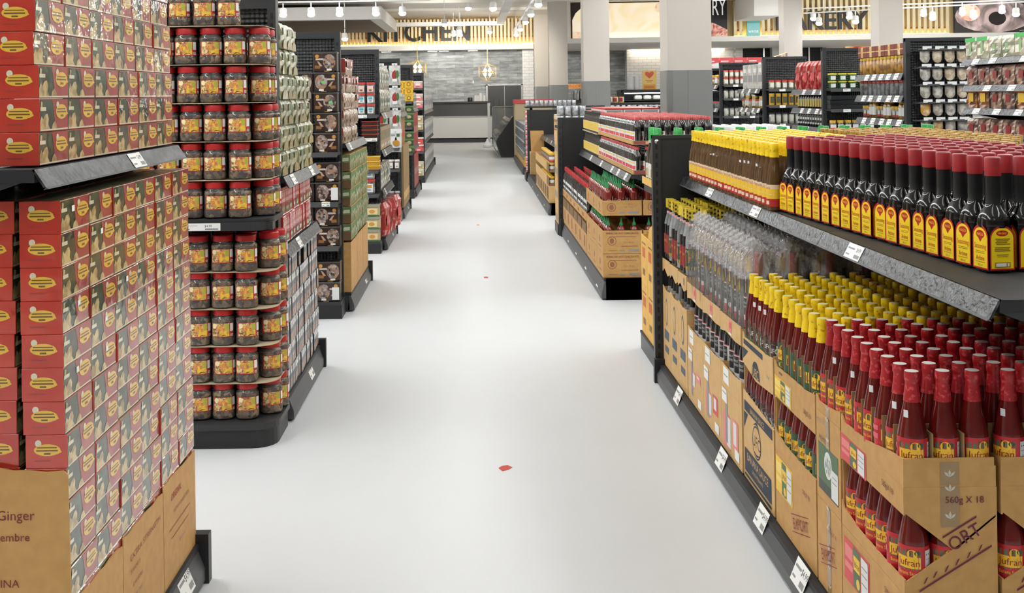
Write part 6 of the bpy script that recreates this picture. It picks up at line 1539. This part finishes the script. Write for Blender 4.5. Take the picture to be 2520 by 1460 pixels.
gyj = bottle('grey_jar', [(.036, 0), (.04, .006), (.04, .12), (.035, .13)], 12, M('jar_grey', '#84837c', .3, coat=.7, noise=(16, '#b9b6a8', .45, .62)), CHARC, [(.037, .128), (.037, .15), (.0005, .151)], [('r', -.03, .02, .03, .09, M('label_grey_pale', '#b5b2a6', .5), 4)], .0403, .01, 'jar', -pi/2)
endcapR('tall dark end cap with red-lidded jars over yellow tubes', 15.68, 15.9, 4.12, 4.70, (1.615, 1.385, 1.125))
for c in range(6):
    rlj.put((4.21+c*.09, 15.77, 1.617), 0, f'red-lidded jar on the end cap over the yellow tubes, {nth(c+1)} from its left', 'red-lidded jars')
    ytb.put((4.21+c*.09, 15.77, 1.387), 0, f'yellow tube on the end cap under the red lids, {nth(c+1)} from its left', 'yellow tubes')
    gyj.put((4.21+c*.09, 15.77, 1.127), 0, f'grey jar on the end cap under the yellow tubes, {nth(c+1)} from its left', 'grey jars')
gondola('tall dark shelving unit behind the red-lidded jars', 4.07, 15.95, 17.3, -1, .5, 2.0, [(1.62, 4.1, 15.95, 17.29, (16.2, 16.6, 17)), (1.34, 4.1, 15.95, 17.29, (16.1, 16.4, 16.8, 17.1))], rh=.06)
mix([ws], 4, 16.15, .3, 4.25, 1.622, 'pale pack on the top shelf behind the red-lidded jars', 'pale packs behind the jars'); mix([gj, rlj], 12, 16.03, .1, 4.16, 1.342, 'jar on the middle shelf behind the red-lidded jars', 'jars behind the red lids', 0)
endcapR('tall dark end cap with red and cream jars, farthest of the four at the right', 18.8, 19.0, 4.19, 4.80, (1.70, 1.47, 1.17))
for c in range(6):
    for k in range(2): rlj.put((4.27+c*.09, 18.88, 1.702+k*.125 if k == 0 or c > 0 else 1.702+.125), 0, f'red-lidded jar on the farthest end cap, {["lower","upper"][k]} layer, {nth(c+1)} from its left', 'red-lidded jars on the farthest end cap')
    gyj.put((4.27+c*.09, 18.88, 1.472), 0, f'grey jar on the farthest end cap, middle shelf, {nth(c+1)} from its left', 'grey jars on the farthest end cap')
    gyj.put((4.27+c*.09, 18.88, 1.172), 0, f'grey jar on the farthest end cap, low shelf, {nth(c+1)} from its left', 'grey jars on the farthest end cap')
gondola('tall dark shelving unit behind the farthest end cap', 4.15, 19.05, 20.4, -1, .5, 2.0, [(1.70, 4.18, 19.05, 20.39, (19.3, 19.8)), (1.30, 4.18, 19.05, 20.39, (19.3, 19.8))], rh=.06)
mix([rlj, gj], 12, 19.12, .1, 4.24, 1.702, 'jar on the top shelf behind the farthest end cap', 'jars behind the farthest end cap', 0); mix([tubA], 12, 19.12, .1, 4.24, 1.302, 'tub on the low shelf behind the farthest end cap', 'tubs behind the farthest end cap', 0)
# boxes on top of the unit behind
t = thing('shelf_unit', 'tall dark shelving unit behind, topped with red and white boxes and tan cartons', 'shelving')
MB().box(4.55, 8.6, 22.0, 22.8, 0, .14, CHARC).box(4.55, 8.6, 22.38, 22.42, .14, 2.0, PEG).box(4.55, 8.6, 22.0, 22.8, 2.0, 2.04, SHELFM).build('frame', t)
for z in (.6, 1.1, 1.6): MB().box(4.55, 8.6, 22.02, 22.78, z-.03, z, SHELFM).build('shelf', t)
rwb = flat('red_white_box', .27, .2, .21, LBW, LBW, 'box', [('p', [(0, .06), (.27, .12), (.27, .21), (0, .21)], LBR), ('r', .03, .13, .18, .15, LBW), ('r', .03, .1, .16, .115, LBRP), ('r', .02, .03, .15, .04, LBRP)])
for c in range(5): rwb.put((4.72+c*.277, 22.15, 2.042), 0, f'red and white box on top of the tall unit behind, {nth(c+1)} from its left', 'red and white boxes')
for c in range(5): rwb.put((4.72+c*.277, 22.15, 1.602), 0, f'red and white box below the topmost ones, tall unit behind, {nth(c+1)} from its left', 'red and white boxes')
o = tag(MB().prism([(5.92, 22.1, 2.042), (6.22, 22.1, 2.042), (6.22, 22.1, 2.34), (5.92, 22.1, 2.24)], (0, .2, 0), FY).art([('p', [(0, .08), (.3, .14), (.3, .29), (0, .195)], M('print_plum', '#8f6d74', .5, noise=(12, '#cdb8a0', .45, .6)))], planeY(22.1, 5.92, 2.045), .002).build('display_box'), 'yellow display box with slanted top on the tall unit behind', 'box')
for c in range(2): tag(MB().box(6.26+c*.36, 6.60+c*.36, 22.1, 22.4, 2.042, 2.16, M('carton_tan', '#b8a582', .7)).build('tan_carton'), f'flat tan carton on top of the tall unit behind, {["left","right"][c]} one', 'carton')
# the panels seen edge-on between the end caps
# ------------------------------------------------------------------ far end: kitchen counter, doors, chiller, bakery case
t = thing('service_counter', 'long stainless counter with dark glass top in front of the stone wall', 'counter')
MB().box(-1.62, .46, 37.1, 38.0, 0, .12, BLACKM).build('kick_plate', t)
MB().box(-1.62, .46, 37.0, 38.0, .16, .84, M('counter_steel', '#b9b7b2', .45, .25)).build('counter_body', t)
MB().box(.46, .55, 36.98, 38.0, 0, 1.36, M('counter_end', '#a3a3a1', .4, .3)).build('end_post', t)
MB().box(-1.62, .46, 36.98, 38.0, .84, .88, STEEL).build('counter_ledge', t)
MB().box(-1.62, .55, 36.95, 38.0, 1.31, 1.36, BLACKM).build('counter_top', t)
MB().box(-1.62, .46, 37.02, 37.03, .88, 1.31, clear('counter_glass', '#5f6366', .92, .05)).build('glass_front', t)
MB().box(-1.62, .46, 37.6, 37.65, .88, 1.31, CHARC).build('back_board', t)
for i, (x, w, h, mt, nm, lb) in enumerate(((-1.2, .38, .16, STEEL, 'steel_warmer', 'steel warmer behind the counter glass at its left'), (-.62, .07, .26, INK, 'tall_canister', 'tall dark canister behind the counter glass, first'), (-.48, .07, .28, CHROME, 'tall_canister', 'tall bright canister behind the counter glass'), (-.33, .07, .24, INK, 'tall_canister', 'tall dark canister behind the counter glass, second'), (.12, .26, .12, BLACKM, 'black_tray', 'black tray behind the counter glass at its right'))):
    tag(MB().box(x-w/2, x+w/2, 37.2, 37.45, .882, .882+h*.7, mt, .01).box(x-w/2+.01, x+w/2-.01, 37.22, 37.43, .882+h*.7, .882+h, LBW if i == 0 else mt, .008).build(nm), lb, 'kitchenware')
cup = bottle('paper_cup_stack', [(.05, 0), (.056, .02), (.056, .2), (.06, .205)], 12, LBW, LBW, None, None, cat='cups')
for i, (x, h) in enumerate(((.06, 1), (.14, .98), (.24, 1.35), (.36, 1.))):
    o = cup.put((x, 37.4, 1.362), 0, f'stack of white cups on the counter, {nth(i+1)} from the left'); o.scale = (1, 1, h)
tag(MB().lathe([(.08, 0), (.085, .01), (.085, .1), (.07, .13)], BLACKM, 14, o=(-.11, 37.4, 1.362)).build('black_container'), 'black container on the counter left of the cups', 'container')
# swing doors
t = thing('door_1', None, None, (0, 0, 0)); t['kind'] = 'structure'
MB().box(.44, .50, 38.86, 39, 0, 1.93, STEEL).box(1.66, 1.72, 38.86, 39, 0, 1.93, STEEL).box(.44, 1.72, 38.86, 39, 1.89, 1.93, STEEL).build('door_frame', t)
for i in range(2):
    d = MB().box(.505+i*.585, 1.075+i*.585, 38.9, 38.96, 0, 1.885, M('door_black', '#232325', .4)).build('door_leaf', t)
    MB().box(.70+i*.585, .90+i*.585, 38.89, 38.9, 1.12, 1.42, M('door_pane', '#4a4a4a', .15), .01).build('door_window', d)
MB().box(1.075, 1.09, 38.88, 38.97, 0, 1.885, STEEL).build('door_stile', t)
tag(MB().box(-.02, .02, 38.985, 39, 1.98, 2.08, LBW).build('wall_switch'), 'small white switch plate on the stone wall', 'switch')
for i, x in enumerate((-3.0, -1.4, -1.0, .0, 3.4)):
    t = thing('recessed_lamp', f'recessed lamp at the top of the stone wall, {nth(i+1)} from the left', 'lamp', (x, 38.72, 3.1))
    MB().box(-.17, .17, -.05, .05, .01, .03, HOUS).build('lamp_frame', t); MB().box(-.16, .16, -.04, .04, 0, .009, lampmat('downlight', 16., '#fff8ee')).build('lens', t)
# chiller
t = thing('open_chiller', 'black-sided chiller with mirrored food shelf beside the aisle end', 'chiller')
prof = [(.76, 0), (1.34, 0), (1.34, 1.27), (1.18, 1.27), (1.12, 1.235), (1.06, 1.14), (.58, .47), (.555, .40), (.575, .30), (.64, .16), (.68, .09)]
for y in (28.0, 31.6): MB().prism([(x, y, z) for x, z in prof], (0, .05, 0), BLACKM).build('side_panel', t)
MB().prism([(x, 28.05, z) for x, z in [(.68, .0), (1.34, 0), (1.34, .42), (.60, .42), (.58, .30)]], (0, 3.55, 0), CHARC).build('chiller_base', t)
MB().box(1.30, 1.34, 28.05, 31.6, .42, 1.27, STEEL).build('chiller_back', t)
MB().box(.46, .475, 28.02, 31.62, .28, 1.27, clear('chiller_glass', '#e8ecec', .9, .03)).build('glass_front', t)
MB().prism([(.47, 28.01, .28), (.47, 28.01, 1.27), (1.12, 28.01, 1.235), (.58, 28.01, .45), (.60, 28.01, .28)], (0, .008, 0), MATS['chiller_glass']).build('glass_side', t)
MB().tube([(.60, 28.0, .06), (.50, 28.0, .26), (.468, 28.0, .34), (.468, 28.0, 1.25), (.50, 28.0, 1.28), (1.15, 28.0, 1.28)], .012, CHROME).build('edge_trim', t)
MB().box(.50, 1.3, 28.06, 31.6, .44, .47, SHELFM).box(.72, 1.3, 28.06, 31.6, .80, .815, SHELFM).build('shelf', t)
FOOD = [M('food_fish', '#b59a84', .35, noise=(9, '#4a403c', .42, .6)), M('food_tan', '#b98d5c', .4, noise=(9, '#e0c9a0', .42, .6)), M('food_dark', '#4c4038', .35, noise=(9, '#8c7a68', .45, .6)), M('food_yellow', '#c9b04a', .4)]
for j in range(9):
    for k, (x, z) in enumerate(((.62, .472), (.85, .472), (.88, .817), (1.1, .817))):
        mb = MB(); mb.box(-.1, .1, -.17, .17, 0, .03, LBW, .01); mb.lathe([(.05, .025), (.095, .05), (.1, .09+.03*(j % 2)), (.06, .14), (.01, .16)], FOOD[(j+k*2) % 4 if (j+k) % 5 else 0], 10, ax=(.9, 1.5))
        o = mb.build('food_tray'); o.location = (x, 28.3+j*.365, z)
        tag(o, f'tray of food in the chiller, {nth(j+1)} from the near end, {["lower front","lower rear","upper front","upper rear"][k]} place', 'food tray', 'trays of food in the chiller')
tag(MB().lathe([(.03, 0), (.12, .01), (.14, .06), (.09, .12), (.04, .2), (.02, .26)], LBW, 9, sq=2.4).build('plastic_bag'), 'crumpled white plastic bag on the floor before the counter', 'bag').location = (.40, 33.5, .001)
tag(MB().box(1.0, 1.9, 27.0, 27.9, 0, 1.36, MATS['carton_tan']).box(.98, 1.92, 26.98, 27.92, 1.36, 1.45, LBR).build('promo_bin'), 'pale bin with red rim behind the stacked cans beside the chiller', 'bin')
# bakery case
t = thing('bread_case', 'black open bread case under the white tiled wall', 'display case')
MB().box(4.5, 8.3, 34.0, 34.1, 0, .2, BLACKM).box(4.5, 8.3, 34.7, 34.8, 0, 1.66, BLACKM).box(4.46, 4.54, 34.0, 34.8, 0, 1.66, BLACKM).box(8.26, 8.34, 34.0, 34.8, 0, 1.66, BLACKM).box(4.5, 8.3, 34.0, 34.8, 1.58, 1.67, BLACKM).build('case_body', t)
for z in (.5, .87, 1.14, 1.36): MB().box(4.54, 8.26, 34.02, 34.7, z-.03, z, CHARC).build('shelf', t)
MB().box(4.6, 8.2, 34.02, 34.05, 1.545, 1.575, lampmat('case_light', 8.)).build('case_light', t)
brd = MB().lathe([(.02, .0), (.12, .01), (.13, .07), (.11, .125), (.03, .14)], M('bread_wrap', '#ece8df', .35, coat=.6), 12, sq=3, ax=(1, 1.3)).build('bread_pack'); tag(brd, None, 'bread'); brd = Proto(brd)
bun = MB().lathe([(.02, .0), (.12, .01), (.13, .05), (.1, .08), (.03, .09)], M('bread_brown', '#d9a75e', .5), 12, sq=3, ax=(1, 1.3)).build('bread_loaf'); tag(bun, None, 'bread'); bun = Proto(bun)
for z, n0, nm in ((1.362, 0, 'top'), (1.142, 2, 'middle'), (.872, 2, 'low')):
    for c in range(6):
        (brd if c < 5 or c % 3 else bun).put((4.72+c*.285+(.15 if n0 else .32), 34.25, z), 0, f'wrapped bread on the {nm} shelf of the bread case, {nth(c+1)} from its left', 'bread in the bread case')
for c in range(2):
    o = cup.put((4.82+c*.2, 34.3, 1.672), 0, f'tall stack of white cups on the bread case, {["left","right"][c]} one'); o.scale = (1.6, 1.6, 2.)
t = thing('heart_poster', 'yellow poster with red heart standing on the bread case', 'poster', (5.18, 34.25, 1.672))
MB().box(0, .44, 0, .03, 0, .58, M('poster_yellow', '#e6c070', .5)).art([('p', [(.22, .33), (.10, .44), (.08, .50), (.12, .545), (.18, .54), (.22, .505), (.26, .54), (.33, .55), (.36, .50), (.33, .43)], M('poster_red', '#cf5a3a', .5)), ('r', .10, .26, .33, .275, MATS['poster_red']), ('r', .13, .22, .30, .235, MATS['tray_tan']), ('r', .04, .0, .4, .15, M('poster_amber', '#d69a3c', .5)), ('r', .08, .06, .36, .09, MATS['poster_red'])], planeY(-.001, 0, 0), .002).build('panel', t)
t = thing('menu_sign', 'orange hanging sign with characters between the far pillars', 'sign', (2.9, 36.2, 1.74))
MB().box(0, .75, 0, .04, 0, .15, M('sign_orange', '#e09a55', .5, emit=.3)).art([('t', '点心小吃', .40, .035, .085, M('sign_red_ink', '#b8401f', .5), .5)], planeY(-.001, 0, 0), .003).build('panel', t)
MB().box(.1, .11, .01, .02, .15, 1.31, CHROME).box(.64, .65, .01, .02, .15, 1.31, CHROME).build('hanger_rods', t)
tag(MB().box(2.9, 3.75, 35.2, 36.0, 0, 1.1, STEEL).box(2.95, 3.7, 35.3, 35.9, 1.1, 1.34, CHARC).build('food_counter'), 'steel food counter under the orange sign between the pillars', 'counter')
tag(MB().lathe([(.12, 0), (.13, .02), (.13, .33), (.1, .36)], CHROME, 16, o=(3.3, 35.5, 1.342)).build('steel_urn'), 'steel urn on the food counter under the orange sign', 'urn')
# low table of cans between pillars
t = thing('display_table', 'dark display table of cans between the far pillars', 'table')
MB().box(2.82, 5.3, 29.2, 30.6, 1.25, 1.32, CHARC).build('table_top', t)
for x in (2.9, 5.2):
    for y in (29.3, 30.5): MB().box(x-.03, x+.03, y-.03, y+.03, 0, 1.25, CHARC).build('leg', t)
bc = bottle('red_gold_can', [(.068, 0), (.07, .005), (.07, .155), (.067, .16)], 14, M('can_gold', '#c8a868', .4), RWR, [(.067, .159), (.068, .165), (.0005, .166)], [('r', -.09, .02, .03, .12, RWR, 8), ('r', .04, .02, .1, .13, LBW, 5)], .0703, .01, 'can', -pi*.55)
for c in range(7): bc.put((2.98+c*.152, 29.4, 1.322), 0, f'red and gold can on the display table, {nth(c+1)} from the left', 'red and gold cans')
for c in range(2): bc.put((3.13+c*.152, 29.4, 1.322+.168), 0, f'red and gold can on top of the row, {["left","right"][c]} one', 'red and gold cans')
t = thing('low_shelf', 'low shelf unit with a row of pale tubs behind the soy bottles', 'shelving')
MB().box(2.4, 4.4, 24.6, 25.4, 0, 1.2, CHARC).build('frame', t)
for c in range(16): can_s.put((2.46+c*.122, 24.7, 1.202), 0, f'pale can on the low shelf unit behind the soy bottles, {nth(c+1)} from the left', 'pale cans on the low shelf unit')
for n_ in [x for x in list(globals().values()) if isinstance(x, Proto)]+list(K.values())+list(TL.values())+PCH: n_.done()
